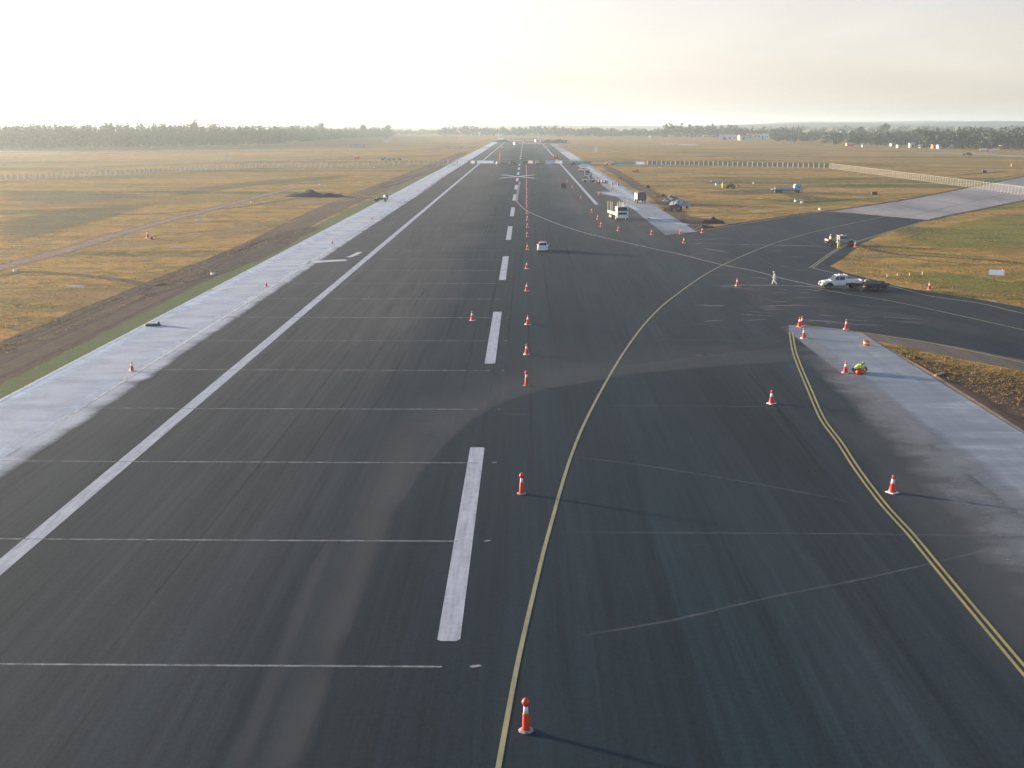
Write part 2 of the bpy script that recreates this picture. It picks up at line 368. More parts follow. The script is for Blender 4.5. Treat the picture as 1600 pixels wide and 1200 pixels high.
def ribbon(mb, pts, w, z, k=6, off=0.0, prof=None, ends=True, across=None):
    """strip of width w (number or list) along pts; prof = (offset fraction, a) across it"""
    pth = smooth_path(pts, k); n = len(pth)
    prof = prof or [(-0.5, 1.0), (0.5, 1.0)]
    vs, av = [], []
    for i, p in enumerate(pth):
        t = (pth[min(i + 1, n - 1)] - pth[max(i - 1, 0)]).normalized(); nr = Vector((t.y, -t.x, 0))
        if across: nr = Vector(across)
        ww = w if not isinstance(w, (list, tuple)) else w[min(int(i / k), len(w) - 1)] + (w[min(int(i / k) + 1, len(w) - 1)] - w[min(int(i / k), len(w) - 1)]) * (i / k - int(i / k))
        e = min(1.0, min(i, n - 1 - i) / max(1, k * 0.5)) if ends else 1.0
        for f, a in prof:
            q = p + nr * (off + f * ww); vs.append((q.x, q.y, z)); av.append(a * e if len(prof) > 2 else 1.0)
    m = len(prof); fs = []
    for i in range(n - 1):
        for j in range(m - 1): fs.append((i * m + j, i * m + j + 1, (i + 1) * m + j + 1, (i + 1) * m + j))
    mb.add(vs, fs, av); return mb
SOFT = [(-0.5, 0.0), (-0.3, 0.6), (0.0, 1.0), (0.3, 0.6), (0.5, 0.0)]
HARD = [(-0.5, 0.0), (-0.42, 1.0), (0.42, 1.0), (0.5, 0.0)]
def patch(mb, pts, z, c=None):
    """soft-edged blob: closed outline, a = 1 in the middle"""
    P = [Vector((x, y, z)) for x, y in pts]; n = len(P); c = Vector((*c, z)) if c else sum(P, Vector()) / n
    vs, av = [], []
    for t, a in ((1.0, 0.0), (0.8, 0.55), (0.5, 1.0)):
        for p in P: vs.append(c + (p - c) * t); av.append(a)
    vs.append(c); av.append(1.0); fs = []
    for k in range(2):
        for i in range(n):
            j = (i + 1) % n; fs.append((k * n + i, k * n + j, (k + 1) * n + j, (k + 1) * n + i))
    fs += [(2 * n + i, 2 * n + (i + 1) % n, 3 * n) for i in range(n)]
    mb.add(vs, fs, av); return mb
def ring(cx, cy, rx, ry, n=14, jit=0.2):
    return [(cx + rx * (1 + random.uniform(-jit, jit)) * math.cos(2 * math.pi * i / n), cy + ry * (1 + random.uniform(-jit, jit)) * math.sin(2 * math.pi * i / n)) for i in range(n)]
# ================================================================== SETTING
XC = -3.1                       # runway centreline
XL, XR = -33.1, 26.9            # runway edges
SL, SR = -40.4, 33.9            # outer edges of the shoulders
FAR = 1950.0
def hgt(x, y):
    """rolling country beyond the airfield"""
    h = 0.0
    if y > 1050 and x > 150:
        s = min(1, max(0, (x - 240 - 0.10 * (y - 1000)) / 500)) * min(1, max(0, (y - 1350) / 2600))
        h += s * (9 + 3 * math.sin(x * 0.0021 + 1.0) + 3 * math.sin(y * 0.004 + x * 0.003))
    if y > 3600:
        s = min(1, (y - 3600) / 1500); h += s * max(0, 7 + 6 * math.sin(x * 0.0016 + 2.0) + 4 * math.sin(x * 0.0047)) * (1 if x > -200 else 0.6)
    if y > 5000: h *= max(0.0, 1 - (y - 5200) / 2500)
    if y > 5600:
        e = math.exp(-((y - 8200) / 1500.0) ** 2); t = min(1, max(0, (x - 500) / 1100))
        h += e * (7 + 3 * math.sin(x * .0013) + t * (8 + 4 * math.sin(x * .0021 + 1) + 3 * math.sin(x * .0057)) + (9 if x > 2600 else 0) * min(1, max(0, (x - 2400) / 500)))
    return h
def build_ground():
    xs = sorted(set([-14000, -9000, -6000, -4500] + list(range(-3500, -500, 250)) + list(range(-500, 500, 50)) + list(range(500, 3900, 100)) + [4500, 6000, 9000, 14000]))
    ys = [-400, -100, 0, 60, 120, 200, 300, 400, 600, 800] + list(range(1000, 5600, 100)) + [6000, 6500, 7000, 7500, 8000, 8300, 9000, 10000, 14000, 20000]
    vs = [(x, y, hgt(x, y)) for y in ys for x in xs]; m = len(xs)
    fs = [(j * m + i, j * m + i + 1, (j + 1) * m + i + 1, (j + 1) * m + i) for j in range(len(ys) - 1) for i in range(m - 1)]
    mb = MB(); mb.add(vs, fs); return structure(mb.build('grass_field', 'grass', smooth=True))
ground = build_ground()

def hills(name, x0, x1, yc, dy, prof, nx=120, ny=10):
    mb = MB(); vs = []
    for j in range(ny + 1):
        v = j / ny * 2 - 1
        for i in range(nx + 1):
            x = x0 + (x1 - x0) * i / nx; y = yc + v * dy
            e = max(0, 1 - v * v) ** .7 * min(1, i / nx * 7) * min(1, (nx - i) / nx * 9)
            z = prof(x) * e + (2.0 * mnoise.noise(Vector((x * .008, y * .004, 3))) + 1.1 * mnoise.noise(Vector((x * .04, y * .02, 1)))) * e
            vs.append((x, y, max(-2, z - 1 * (1 - e))))
    m = nx + 1
    mb.add(vs, [(j * m + i, j * m + i + 1, (j + 1) * m + i + 1, (j + 1) * m + i) for j in range(ny) for i in range(nx)])
    return structure(mb.build(name, 'hill_scrub', smooth=True))
hills('hills', 480, 3400, 4900, 900, lambda x: 27 + 3 * math.sin(x * .0042) + 2.5 * math.sin(x * .011 + 1) + 7 * max(0, min(1, (x - 1650) / 500)))
hills('hills', 820, 5200, 7000, 1100, lambda x: 36 + 4 * math.sin(x * .0026 + 2) + 2 * math.sin(x * .009))
hills('hills', -1700, 1500, 6800, 900, lambda x: 15 + 3 * math.sin(x * .004 + 1) + 2 * math.sin(x * .013))

# shoulders, runway, taxiways
def strip(name, x0, x1, y0, y1, z, mat, parent=None, step=25):
    mb = MB(); n = int((y1 - y0) / step) + 1
    vs = []; fs = []
    for i in range(n + 1):
        y = y0 + (y1 - y0) * i / n; vs += [(x0, y, z), (x1, y, z)]
        if i: fs.append((2 * i - 2, 2 * i - 1, 2 * i + 1, 2 * i))
    mb.add(vs, fs); return mb.build(name, mat, parent)
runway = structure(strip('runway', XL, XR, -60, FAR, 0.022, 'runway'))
structure(strip('runway_shoulder', SL, XL + 0.1, -60, FAR, 0.018, 'shoulder'))
sh = structure(sheet('runway_shoulder', [(XR - 0.1, -60), (SR, -60)] + W([(1366, 533), (1349, 521), (1300, 513), (1232, 508)]) + [(XR - 0.1, 124)], 0.0195, 'shoulder_r'))
sh2 = structure(sheet('runway_shoulder', [(XR - 0.1, 238)] + W([(1088, 362)]) + [(SR, 246), (SR, FAR), (XR - 0.1, FAR)], 0.0195, 'shoulder_r'))

# taxiway junction: asphalt apron, two arms
EDGE_N = [(1088, 362), (1162, 350), (1220, 341), (1276, 332.5), (1303, 330)]       # far edge of the northern taxiway
EDGE_C = [(1431, 310.5), (1600, 277), (1760, 246)]
ISL_N = [(1296, 416), (1318, 402), (1345, 381), (1380, 365), (1437, 347), (1478, 337)]
ISL_C = [(1600, 313), (1760, 286)]
ISL_S = [(1320, 426), (1350, 433), (1400, 447), (1450, 456.5), (1520, 466), (1600, 481), (1760, 508)]
S_EDGE = [(1366, 532), (1430, 545), (1500, 561), (1600, 580), (1760, 612)]
tx = structure(sheet('taxiway', [(XR - 1, 100)] + W([(1240, 505), (1349, 519), (1430, 532), (1500, 545), (1600, 565), (1760, 596)]) + W(ISL_S[::-1]) + W(ISL_N[:5]) +
               W([(1452, 344), (1303, 331)]) + W(EDGE_N[:4][::-1]) + [(XR - 1, 247)], 0.0170, 'taxiway'))
structure(sheet('taxiway_concrete', W(EDGE_N[-1:]) + W(EDGE_C) + W(ISL_C[::-1]) + W([ISL_N[-1], (1452, 344)]), 0.0155, 'concrete'))
verge = structure(sheet('taxiway_verge', W([(1349, 520), (1430, 531), (1500, 543), (1600, 563), (1760, 594)]) + W(S_EDGE[::-1]), 0.0185, 'side_strip'))
# darker earthy edging of the taxiways
mb = MB()
ribbon(mb, W(EDGE_N + EDGE_C), 2.4, 0.024, off=-1.4, prof=SOFT)
ribbon(mb, W([(1437, 347), (1478, 337), (1540, 325), (1600, 313), (1760, 286)]), 2.2, 0.024, off=0.6, prof=SOFT)
structure(mb.build('taxiway_edge_soil', 'black_earth'))
# concrete slab joints
mb = MB(); a, b_ = W([(1420, 338), (1620, 292)]); ribbon(mb, [a, b_], 0.8, 0.0175, prof=SOFT, ends=False)
a, b_ = W([(1300, 331), (1452, 344)]); ribbon(mb, [a, b_], 0.5, 0.0185, prof=SOFT, ends=False)
for u in (0.25, 0.5, 0.75):
    p, q = G(1303 + (1600 - 1303) * u, 330 - 53 * u), G(1478 + 122 * u, 337 - 24 * u); ribbon(mb, [(p.x, p.y), (q.x, q.y)], 0.3, 0.0180, prof=SOFT, ends=False)
mb.build('slab_joints', 'skid', tx)

# ---------------- painted markings (children of the runway and taxiway sheets)
mb = MB(); D1 = 41733 / 808.0 - 4.34
for i in range(34):
    y = D1 + i * 60.0 - 60.0 * 0
    if i > 11 and y > 1950: break
    x0, x1 = XC - 0.47, XC + 0.47
    a, b2 = y, y + 31.0; n = 12
    mb.add([(x0, a + 0.12, .026), (x0 + 0.15, a, .026), (x1 - 0.15, a, .026), (x1, a + 0.2, .026), (x1, b2 - .1, .026), (x1 - .1, b2, .026), (x0 + .1, b2, .026), (x0, b2 - .1, .026)], [tuple(range(8))])
mb.build('centreline_stripes', 'line_white', runway)
mb = MB()
for x, y0 in ((-25.05, -50), (18.95, 330)): ribbon(mb, [(x, y0), (x, 600), (x, FAR)], 0.95, .026)
mb.build('edge_lines', 'line_white', runway)
mb = MB(); D_x = 41733 / 81.0 - 4.3; w = 7.0; ln = 17.0
for s in (-1, 1):
    ribbon(mb, [(XC - w * 1.0, D_x - s * ln), (XC + w * 1.0, D_x + s * ln)], 2.2, .030 + 0.002 * s)
mb.build('closure_cross', 'line_white', runway)
mb = MB(); ribbon(mb, W([(776, 1215), (793, 1120), (812, 1022), (839, 905), (858, 830), (892, 714), (925, 638), (972, 555), (1013, 500), (1055, 462), (1120, 419), (1200, 384), (1262, 365), (1325, 350.5), (1400, 335)]), 0.19, .032)
mb.build('lead_off_line', 'line_pale', runway)
mb = MB()
P2 = W([(1236, 520), (1240, 545), (1247, 567), (1265, 610), (1285, 655), (1312, 692), (1340, 735), (1380, 788), (1425, 838), (1470, 893), (1545, 983), (1610, 1060), (1680, 1140)])
for o in (-0.16, 0.16): ribbon(mb, P2, 0.15, .032, off=o)
mb.build('double_edge_line', 'line_yellow', runway)
mb = MB()
P3 = W([(1267, 419), (1290, 402), (1312, 388), (1335, 379), (1400, 359), (1450, 345)])
for o in (-0.22, 0.22): ribbon(mb, P3, 0.17, .022, off=o)
ribbon(mb, W([(1270, 419), (1330, 433), (1400, 449), (1450, 462), (1530, 474), (1600, 490), (1720, 512)]), 0.22, .022)
mb.build('double_edge_line', 'line_pale', tx)
mb = MB(); ribbon(mb, W([(1260, 447), (1320, 459), (1390, 470), (1480, 489), (1600, 516), (1720, 545)]), 0.16, .022)
ribbon(mb, W([(1352, 520), (1430, 532), (1500, 545), (1600, 567), (1720, 592)]), 0.18, .022)
mb.build('taxi_guide_line', 'line_pale', tx)

# ---------------- joints, removed lines, dust, skids
mb = MB(); D = 44.9; k = 0
while D < 620:
    x1 = XC + random.uniform(-.4, 0.5)
    ribbon(mb, [(XL + 0.2, D + 0.12), (-18, D), (x1, D - 0.05)], 0.24 if D < 130 else 0.34, .028, k=3, prof=[(-0.5, 0.1), (0, 0.9 - 0.00 * k), (0.5, 0.1)], ends=False)
    D += 14.83; k += 1
mb.build('transverse_joints', 'joint', runway)
mb = MB(); D = 44.9
while D < 230:
    ribbon(mb, [(XC + .95, D - .1), (XC + 1.2, D), (XC + 1.45, D + .1)], .28, .0330, k=3, prof=SOFT); D += 14.83
mb.build('chalk_ticks', 'slurry_thin', runway)
mb = MB(); D = 44.9
while D < 330:
    ribbon(mb, [(SL + 0.3, D + random.uniform(-.3, .3)), (XL, D)], 0.9, .0205, k=3, prof=SOFT)
    D += 14.83
mb.build('slurry_streaks', 'slurry_thin', bpy.data.objects['runway_shoulder'])
mb = MB()
for pts in ([(1055, 470), (1140, 487), (1235, 508)], [(1022, 497), (1110, 509), (1225, 525)], [(990, 531), (1110, 532), (1230, 534)], [(965, 575), (1100, 558), (1235, 543)],
            [(930, 634), (1100, 635), (1265, 637)], [(897, 714), (1000, 727), (1150, 751), (1370, 792)], [(860, 832), (1200, 834), (1420, 836), (1700, 842)],
            [(900, 995), (1050, 970), (1200, 935), (1350, 905), (1480, 875), (1560, 855)], [(780, 647), (820, 649), (862, 651)], [(1340, 500), (1400, 502), (1470, 512)]):
    ribbon(mb, W(pts), 0.30, .029, prof=[(-0.5, 0.0), (0, 0.75), (0.5, 0.0)], ends=True)
mb.build('faint_joints', 'faint_joint', runway)
mb = MB()
ribbon(mb, W([(812, 284), (809, 300), (807, 314)]), 0.7, .029, ends=False)
ribbon(mb, W([(807, 314), (813, 321), (830, 333), (900, 360), (1000, 384), (1060, 397), (1120, 412), (1180, 424), (1225, 436), (1290, 450)]), 0.55, .029, prof=[(-0.5, 0.5), (0, 1.3), (0.5, 0.5)], ends=False)
for pts in ([(1058, 380), (1200, 383), (1330, 386)], [(1120, 446), (1200, 446), (1300, 449)], [(1130, 436), (1170, 437)]):
    ribbon(mb, W(pts), 1.0, .0295, prof=SOFT)
mb.build('removed_lines', 'removed_line', runway)
# pale dust arc left by turning machines, sharp on its inner side
ARC = [(-0.5, 0.0), (-0.2, 0.35), (0.1, 0.75), (0.38, 1.0), (0.46, 0.9), (0.5, 0.0)]
mb = MB()
ribbon(mb, W([(585, 800), (605, 745), (632, 690), (668, 640), (722, 603), (790, 580), (880, 562), (1000, 553), (1150, 549), (1290, 547)]),
       [2.6, 4, 6, 9, 13, 17, 18, 17, 13, 9], .0240, k=8, prof=ARC)
structure(mb.build('dust_arc', 'dust_arc', runway))
mb = MB()
ribbon(mb, W([(430, 1260), (490, 1100), (540, 960), (590, 820), (625, 720), (650, 660)]), [.9, 1.0, 1.2, 1.5, 2.0, 2.6], .0243, prof=SOFT)
ribbon(mb, W([(395, 1280), (462, 1110), (522, 960), (572, 830), (606, 750), (640, 680)]), [1.4, 1.6, 2.0, 2.6, 3.2, 4], .0246, prof=SOFT)
ribbon(mb, W([(345, 1260), (420, 1080), (480, 930), (530, 820)]), 1.0, .0243, prof=SOFT)
mb.build('dust_streaks', 'dust', runway)
mb = MB(); rs = random.Random(5)
for pts, w in (([(526, 822), (505, 852), (478, 890)], 0.25), ([(1150, 560), (1205, 625), (1300, 740)], 0.35), ([(1165, 562), (1215, 640), (1290, 745)], 0.3), ([(668, 448), (655, 466), (640, 490)], 0.4)):
    ribbon(mb, W(pts), w, .0235, prof=SOFT)
for _ in range(46):      # many thin overlapping wheel marks along the landing direction
    x = XC + rs.choice((-1, 1)) * rs.gauss(5.5, 3.2); y = rs.uniform(20, 520); l = rs.uniform(30, 110); d = rs.uniform(-.4, .4)
    ribbon(mb, [(x, y), (x + d, y + l / 2), (x + d * 1.4, y + l)], rs.uniform(.18, .4), .0236, prof=SOFT)
mb.build('tyre_marks', 'skid', runway)
# slurry spills and washed dust
mb = MB(); LS = bpy.data.objects['runway_shoulder']
for pts, w in (([(327, 456), (345, 452), (365, 449), (385, 447), (412, 447)], 1.6), ([(400, 416), (425, 414.5), (470, 413), (482, 409)], 1.3), ([(383, 427), (410, 427), (455, 426)], 0.8),
               ([(480, 411), (500, 409), (522, 407.5), (548, 406.5)], 2.6), ([(541, 403), (553, 399), (566, 392)], 1.0),
               ([(-33.1, 60), (-33.05, 160), (-33.1, 262)], 0.5), ([(SL + 0.2, -20), (SL + 0.25, 200), (SL + 0.2, 600), (SL + .2, 1100)], 0.45)):
    ribbon(mb, pts if w in (0.5, 0.45) else W(pts), w, .031, prof=HARD if w > 0.5 else [(-0.5, .5), (0, 1), (0.5, .5)])
mb.build('slurry_spills', 'slurry', LS)
mb = MB()
ribbon(mb, [(-36.5, 30), (-36.5, 80), (-36.2, 170), (-36.2, 400), (-36.5, 800)], 7.6, .0200, prof=SOFT)
ribbon(mb, [(-32.6, 20), (-32.6, 60), (-32.6, 120), (-32.6, 170), (-32.7, 260), (-32.6, 500)], [3.6, 3.2, 2.6, 2.2, 1.8, 1.5], .027, prof=SOFT)
ribbon(mb, [(-36.8, 690), (-36.8, 900), (-36.8, 1250)], 8.5, .0300, prof=HARD)
mb.build('slurry_wash', 'slurry_wash', LS)
mb = MB()
ribbon(mb, W([(1225, 508), (1262, 532), (1300, 562), (1350, 600), (1400, 645), (1470, 712)]), 2.2, .027, prof=SOFT)
ribbon(mb, W([(1365, 535), (1440, 580), (1520, 630), (1600, 682), (1700, 748)]), 0.45, .031, off=-0.4, prof=[(-0.5, .5), (0, 1), (0.5, .5)])
ribbon(mb, W([(1240, 515), (1300, 515), (1350, 522)]), 0.7, .0275, prof=SOFT)
for pts, w in (([(1255, 502), (1275, 504)], .5), ([(1290, 504), (1300, 506)], .6), ([(1330, 495), (1370, 497)], .4), ([(1300, 597), (1312, 598)], .3), ([(1340, 638), (1358, 639)], .3),
               ([(1390, 677), (1435, 679)], .4), ([(1405, 689), (1422, 689)], .35), ([(1443, 720), (1456, 722)], .35), ([(1486, 752), (1510, 753)], .5), ([(1503, 772), (1545, 776)], .7), ([(1478, 780), (1515, 788)], .8), ([(1175, 433), (1200, 436)], .8),
               ([(1160, 452), (1175, 452)], .9), ([(1215, 452), (1232, 453)], .7), ([(1120, 447), (1160, 450)], 1.2), ([(1080, 375), (1150, 372)], 1.5), ([(1100, 366), (1130, 366)], 1.5), ([(1100, 388), (1140, 395)], 1.2), ([(1085, 555), (1098, 556)], .4), ([(1105, 553), (1112, 553)], .4)):
    P = W(pts); P = [P[0], ((P[0][0] + P[1][0]) / 2, (P[0][1] + P[1][1]) / 2), P[1]]
    ribbon(mb, P, w, .0315, k=4, prof=SOFT)
rw = random.Random(9)
for _ in range(60):
    px, py = rw.uniform(1080, 1420), rw.uniform(372, 506)
    if px > 1290 and py < 440: continue
    a_ = G(px, py); l_ = rw.uniform(1.5, 7); dx = rw.uniform(.6, 1); dy = rw.uniform(-.6, .3)
    ribbon(mb, [(a_.x, a_.y), (a_.x + dx * l_ / 2, a_.y + dy * l_ / 2), (a_.x + dx * l_, a_.y + dy * l_ * .8)], rw.uniform(.3, 1.0), .0318, k=4, prof=SOFT)
mb.build('slurry_marks', 'slurry_faint', sh)
mb = MB()
ribbon(mb, W([(980, 345), (1020, 358), (1060, 368), (1100, 392), (1140, 420), (1180, 450), (1240, 500)]), [6, 9, 10, 8, 7, 6, 4], .0245, prof=SOFT)
ribbon(mb, W([(1180, 455), (1240, 470), (1330, 485), (1450, 500), (1600, 540)]), [4, 6, 6, 6, 5], .0245, prof=SOFT)
ribbon(mb, W([(1290, 640), (1370, 700), (1450, 800), (1560, 900), (1700, 1050)]), [3, 4, 4.5, 5, 5], .0245, prof=SOFT)
mb.build('dust_film', 'dust', runway)
mb = MB(); ribbon(mb, [(XR - 1.6, 15), (XR - 1.4, 50), (XR - .6, 80), (XR - .2, 118)], [9, 8, 5, 3], .0250, prof=SOFT)
mb.build('edge_dust', 'edge_dust', runway)
mb = MB(); ribbon(mb, W([(1330, 590), (1390, 680), (1470, 800), (1570, 930), (1700, 1080)]), [3, 5, 6, 6, 6], .0248, prof=SOFT)
mb.build('dust_film', 'dust_arc', runway)
mb = MB(); ribbon(mb, W([(1000, 338), (1030, 342), (1060, 349), (1075, 352)]), 3.5, .03, prof=SOFT)
ribbon(mb, W([(940, 298), (965, 305), (985, 308)]), 8, .03, prof=SOFT); ribbon(mb, W([(965, 316), (985, 322), (1000, 330)]), 3, .03, prof=SOFT)
ribbon(mb, [(30.5, 715), (30.5, 850), (30.5, 1050)], 8.0, .03, prof=HARD)
ribbon(mb, [(31.5, 300), (31, 420), (31, 520), (31, 690)], 5.5, .0305, prof=SOFT)
mb.build('slurry_wash', 'slurry_wash', sh2)

# ---------------- the verges: lawn strip, dug earth, tracks, patches
mb = MB(); ribbon(mb, [(SL - 1.2, -20), (SL - 1.2, 120), (SL - 1.8, 250), (SL - 2.0, 400), (SL - 1.0, 640), (SL - 1.0, 690)], [2.4, 2.4, 3.4, 3.8, 3.2, 2.0], .010, prof=HARD, ends=False)
structure(mb.build('lawn_strip', 'lawn'))
mb = MB(); ribbon(mb, [(SL - 6.3, -20), (SL - 6.3, 100), (SL - 6.0, 150), (SL - 6.5, 220), (SL - 8.5, 300), (SL - 8, 450), (SL - 6.5, 700), (SL - 6, 1000)], [8.6, 8.6, 8.2, 7, 7.5, 9, 9, 8], .006, prof=HARD)
ribbon(mb, W([(1088, 362), (1060, 352), (1020, 310), (985, 290), (960, 272), (935, 257)]), 6, .006, off=2.2, prof=SOFT)
patch(mb, W([(1060, 336), (1085, 338), (1115, 343), (1120, 350), (1095, 358), (1078, 355), (1065, 345)]), .008)
patch(mb, W([(1372, 537), (1420, 560), (1500, 612), (1600, 676), (1700, 745), (1700, 700), (1600, 640), (1500, 590), (1430, 552)]), .007)
patch(mb, W([(1400, 548), (1480, 566), (1600, 590), (1660, 610), (1660, 700), (1600, 668), (1500, 606)]), .008)
structure(mb.build('bare_earth', 'bare_earth'))
mb = MB()
ribbon(mb, [(SL - 10.0, 20), (SL - 10.0, 80), (SL - 9.8, 130), (SL - 9.2, 180), (SL - 7, 240)], 2.6, .011, prof=SOFT)
ribbon(mb, W([(225, 455), (265, 446), (320, 430), (380, 404), (420, 383), (455, 367), (500, 352)]), [4, 5, 5, 8, 9, 7, 5], .011, prof=SOFT)
patch(mb, W([(205, 462), (235, 446), (265, 438), (310, 437), (330, 430), (300, 446), (265, 455), (235, 466)]), .012)
ribbon(mb, W([(590, 297), (630, 281), (680, 266), (705, 258)]), 6.5, .011, prof=SOFT)
ribbon(mb, W([(1060, 352), (1100, 348), (1140, 346)]), 1.2, .011, prof=SOFT)
ribbon(mb, W([(962, 276), (975, 281), (1000, 292)]), 3.0, .011, prof=SOFT)
for o_, w_ in ((-3.6, .8), (-6.4, 1.0), (-8.4, .7)): ribbon(mb, [(SL + o_, 20), (SL + o_ - .3, 70), (SL + o_ + .3, 120), (SL + o_, 190), (SL + o_ - 1, 250)], w_, .0112, prof=SOFT)
structure(mb.build('dug_earth', 'black_earth'))
mb = MB()
ribbon(mb, W([(-80, 438), (0, 418), (100, 391), (180, 367), (230, 353), (290, 337), (360, 319), (420, 303), (470, 294), (560, 287)]), [6, 6, 6, 6, 5, 5, 5, 4.5, 3.5, 2], .013, prof=SOFT)
ribbon(mb, W([(560, 287), (620, 281), (690, 277)]), 3, .013, prof=SOFT)
structure(mb.build('dirt_track', 'track_dirt'))
mb = MB()
for pts, w in (([(-60, 437), (0, 431), (37, 425), (100, 428), (160, 434), (225, 443), (265, 446)], 3.0), ([(100, 394), (200, 391), (290, 388), (350, 387), (410, 385)], 1.1), ([(200, 372), (270, 366), (340, 360), (430, 352), (500, 344)], 1.2),
               ([(200, 336), (260, 333), (320, 328), (380, 323), (450, 312), (490, 308)], 3.0), ([(400, 292), (480, 286), (560, 281), (650, 276)], 3.0), ([(-50, 350), (50, 344), (140, 336)], 1.5),
               ([(440, 314), (520, 308), (560, 305)], 3), ([(560, 290), (620, 285), (660, 278)], 2),
               ([(1100, 284), (1140, 286), (1180, 286), (1230, 287), (1290, 285)], 4), ([(1070, 293), (1140, 297), (1200, 301), (1290, 304), (1420, 303)], 2.2), ([(1060, 341), (1120, 337), (1180, 334), (1240, 328)], 1.6),
               ([(1040, 318), (1100, 320), (1180, 322), (1240, 325)], 1.3), ([(980, 270), (1020, 271), (1060, 270)], 3),
               ([(1345, 385), (1400, 397), (1480, 402), (1560, 408), (1640, 416)], 2.4), ([(1440, 452), (1500, 448), (1560, 447), (1640, 445)], 1.2), ([(1330, 405), (1400, 402), (1460, 408), (1540, 414)], 1.0)):
    ribbon(mb, W(pts), w, .012, prof=SOFT)
structure(mb.build('wheel_ruts', 'dark_dirt'))
mb = MB()
for pts in ([(1150, 309), (1200, 313), (1260, 318), (1290, 316), (1330, 314), (1400, 306), (1330, 320), (1240, 323), (1190, 318)], [(1350, 345), (1395, 325), (1440, 316), (1520, 303), (1500, 300), (1400, 312)],
            [(1480, 330), (1540, 318), (1640, 305), (1640, 322), (1540, 330)], [(1500, 300), (1560, 288), (1640, 272), (1640, 265), (1540, 280)], [(1500, 372), (1560, 364), (1640, 372), (1640, 385), (1550, 380)], [(1420, 368), (1445, 366), (1450, 374), (1425, 376)]):
    patch(mb, W(pts), .0135)
for pts, w in (([(1320, 385), (1420, 393), (1520, 402), (1620, 416)], 3.2), ([(1360, 312), (1420, 308), (1480, 301)], 3), ([(1480, 448), (1560, 444), (1640, 436)], 2.4), ([(1300, 318), (1400, 320), (1440, 315)], 4)):
    ribbon(mb, W(pts), w, .0115, prof=SOFT)
patch(mb, W([(1400, 372), (1480, 350), (1560, 335), (1660, 330), (1660, 400), (1560, 398), (1450, 388)]), .0136)
patch(mb, W([(1380, 420), (1480, 425), (1580, 440), (1660, 450), (1660, 470), (1540, 458), (1440, 445)]), .0137)
structure(mb.build('green_grass', 'lush'))
mb = MB()
for pts in ([(1200, 298), (1260, 304), (1320, 312), (1280, 315), (1230, 308)], [(0, 300), (90, 296), (200, 300), (260, 310), (120, 318), (0, 316)], [(250, 310), (380, 292), (540, 280), (560, 272), (420, 280), (280, 296)], [(0, 345), (120, 322), (260, 315), (180, 340), (60, 372), (0, 385)],
            [(1370, 345), (1420, 352), (1500, 360), (1560, 372), (1480, 376), (1400, 368)], [(1080, 300), (1160, 296), (1260, 292), (1260, 302), (1140, 306)]):
    patch(mb, W(pts), .0105)
for X0, Y0, X1, Y1, w in ((-700, 640, 40, 720, 40), (-600, 900, -80, 1000, 30), (60, 850, 700, 700, 30)):
    ribbon(mb, [(X0, Y0), ((X0 + X1) / 2, (Y0 + Y1) / 2 + 15), (X1, Y1)], w, .0108, prof=SOFT)
structure(mb.build('olive_grass', 'olive'))
mb = MB()
for pts in ([(60, 402), (160, 376), (240, 372), (330, 366), (300, 380), (160, 388)], [(430, 330), (520, 318), (600, 308), (560, 300), (480, 302), (400, 318)], [(1100, 322), (1160, 326), (1230, 322), (1140, 334)], [(1360, 430), (1480, 440), (1600, 452), (1600, 470), (1460, 450)],
            [(300, 362), (400, 345), (500, 340), (430, 356), (340, 376)], [(1310, 418), (1330, 400), (1352, 388), (1348, 400), (1330, 422)], [(1100, 240), (1300, 246), (1600, 252), (1600, 262), (1300, 250), (1100, 245)], [(0, 258), (300, 250), (600, 242), (600, 246), (300, 256), (0, 266)]):
    patch(mb, W(pts), .0118)
structure(mb.build('straw_grass', 'straw'))
mb = MB(); patch(mb, W(ring(120, 446.5, 22, 2.6, 12)), .0165); patch(mb, W(ring(280, 385.5, 18, 1.0, 12)), .0165); patch(mb, W(ring(1075, 226, 24, 1.6, 12, .05)), .0165)
patch(mb, W(ring(1045, 225, 20, 1.3, 12, .05)), .0165); patch(mb, W([(1400, 236.5), (1500, 238.5), (1600, 243), (1700, 246), (1700, 248), (1600, 245.5), (1500, 240.5), (1400, 237.5)]), .0165)
structure(mb.build('gravel_patch', 'pale_gravel'))
mb = MB()
for pts, w in (([(1010, 233), (1200, 234), (1400, 237), (1700, 245)], 16), ([(1330, 259), (1450, 261), (1600, 264), (1700, 266)], 7), ([(1490, 274), (1545, 270), (1575, 267)], 8), ([(100, 262), (400, 254), (640, 245), (700, 243)], 14), ([(590, 236), (680, 233), (740, 231)], 14)):
    ribbon(mb, W(pts), w, .0145, prof=SOFT)
structure(mb.build('far_track', 'dark_dirt'))
mb = MB()
ribbon(mb, [(XL + 4, 1150), (XC - 6, 1170), (XR + 10, 1160)], 14, .024, prof=SOFT); patch(mb, ring(XC, 1700, 60, 130), .03); patch(mb, ring(XC + 20, 1450, 40, 90), .03)
structure(mb.build('earthworks', 'track_dirt'))

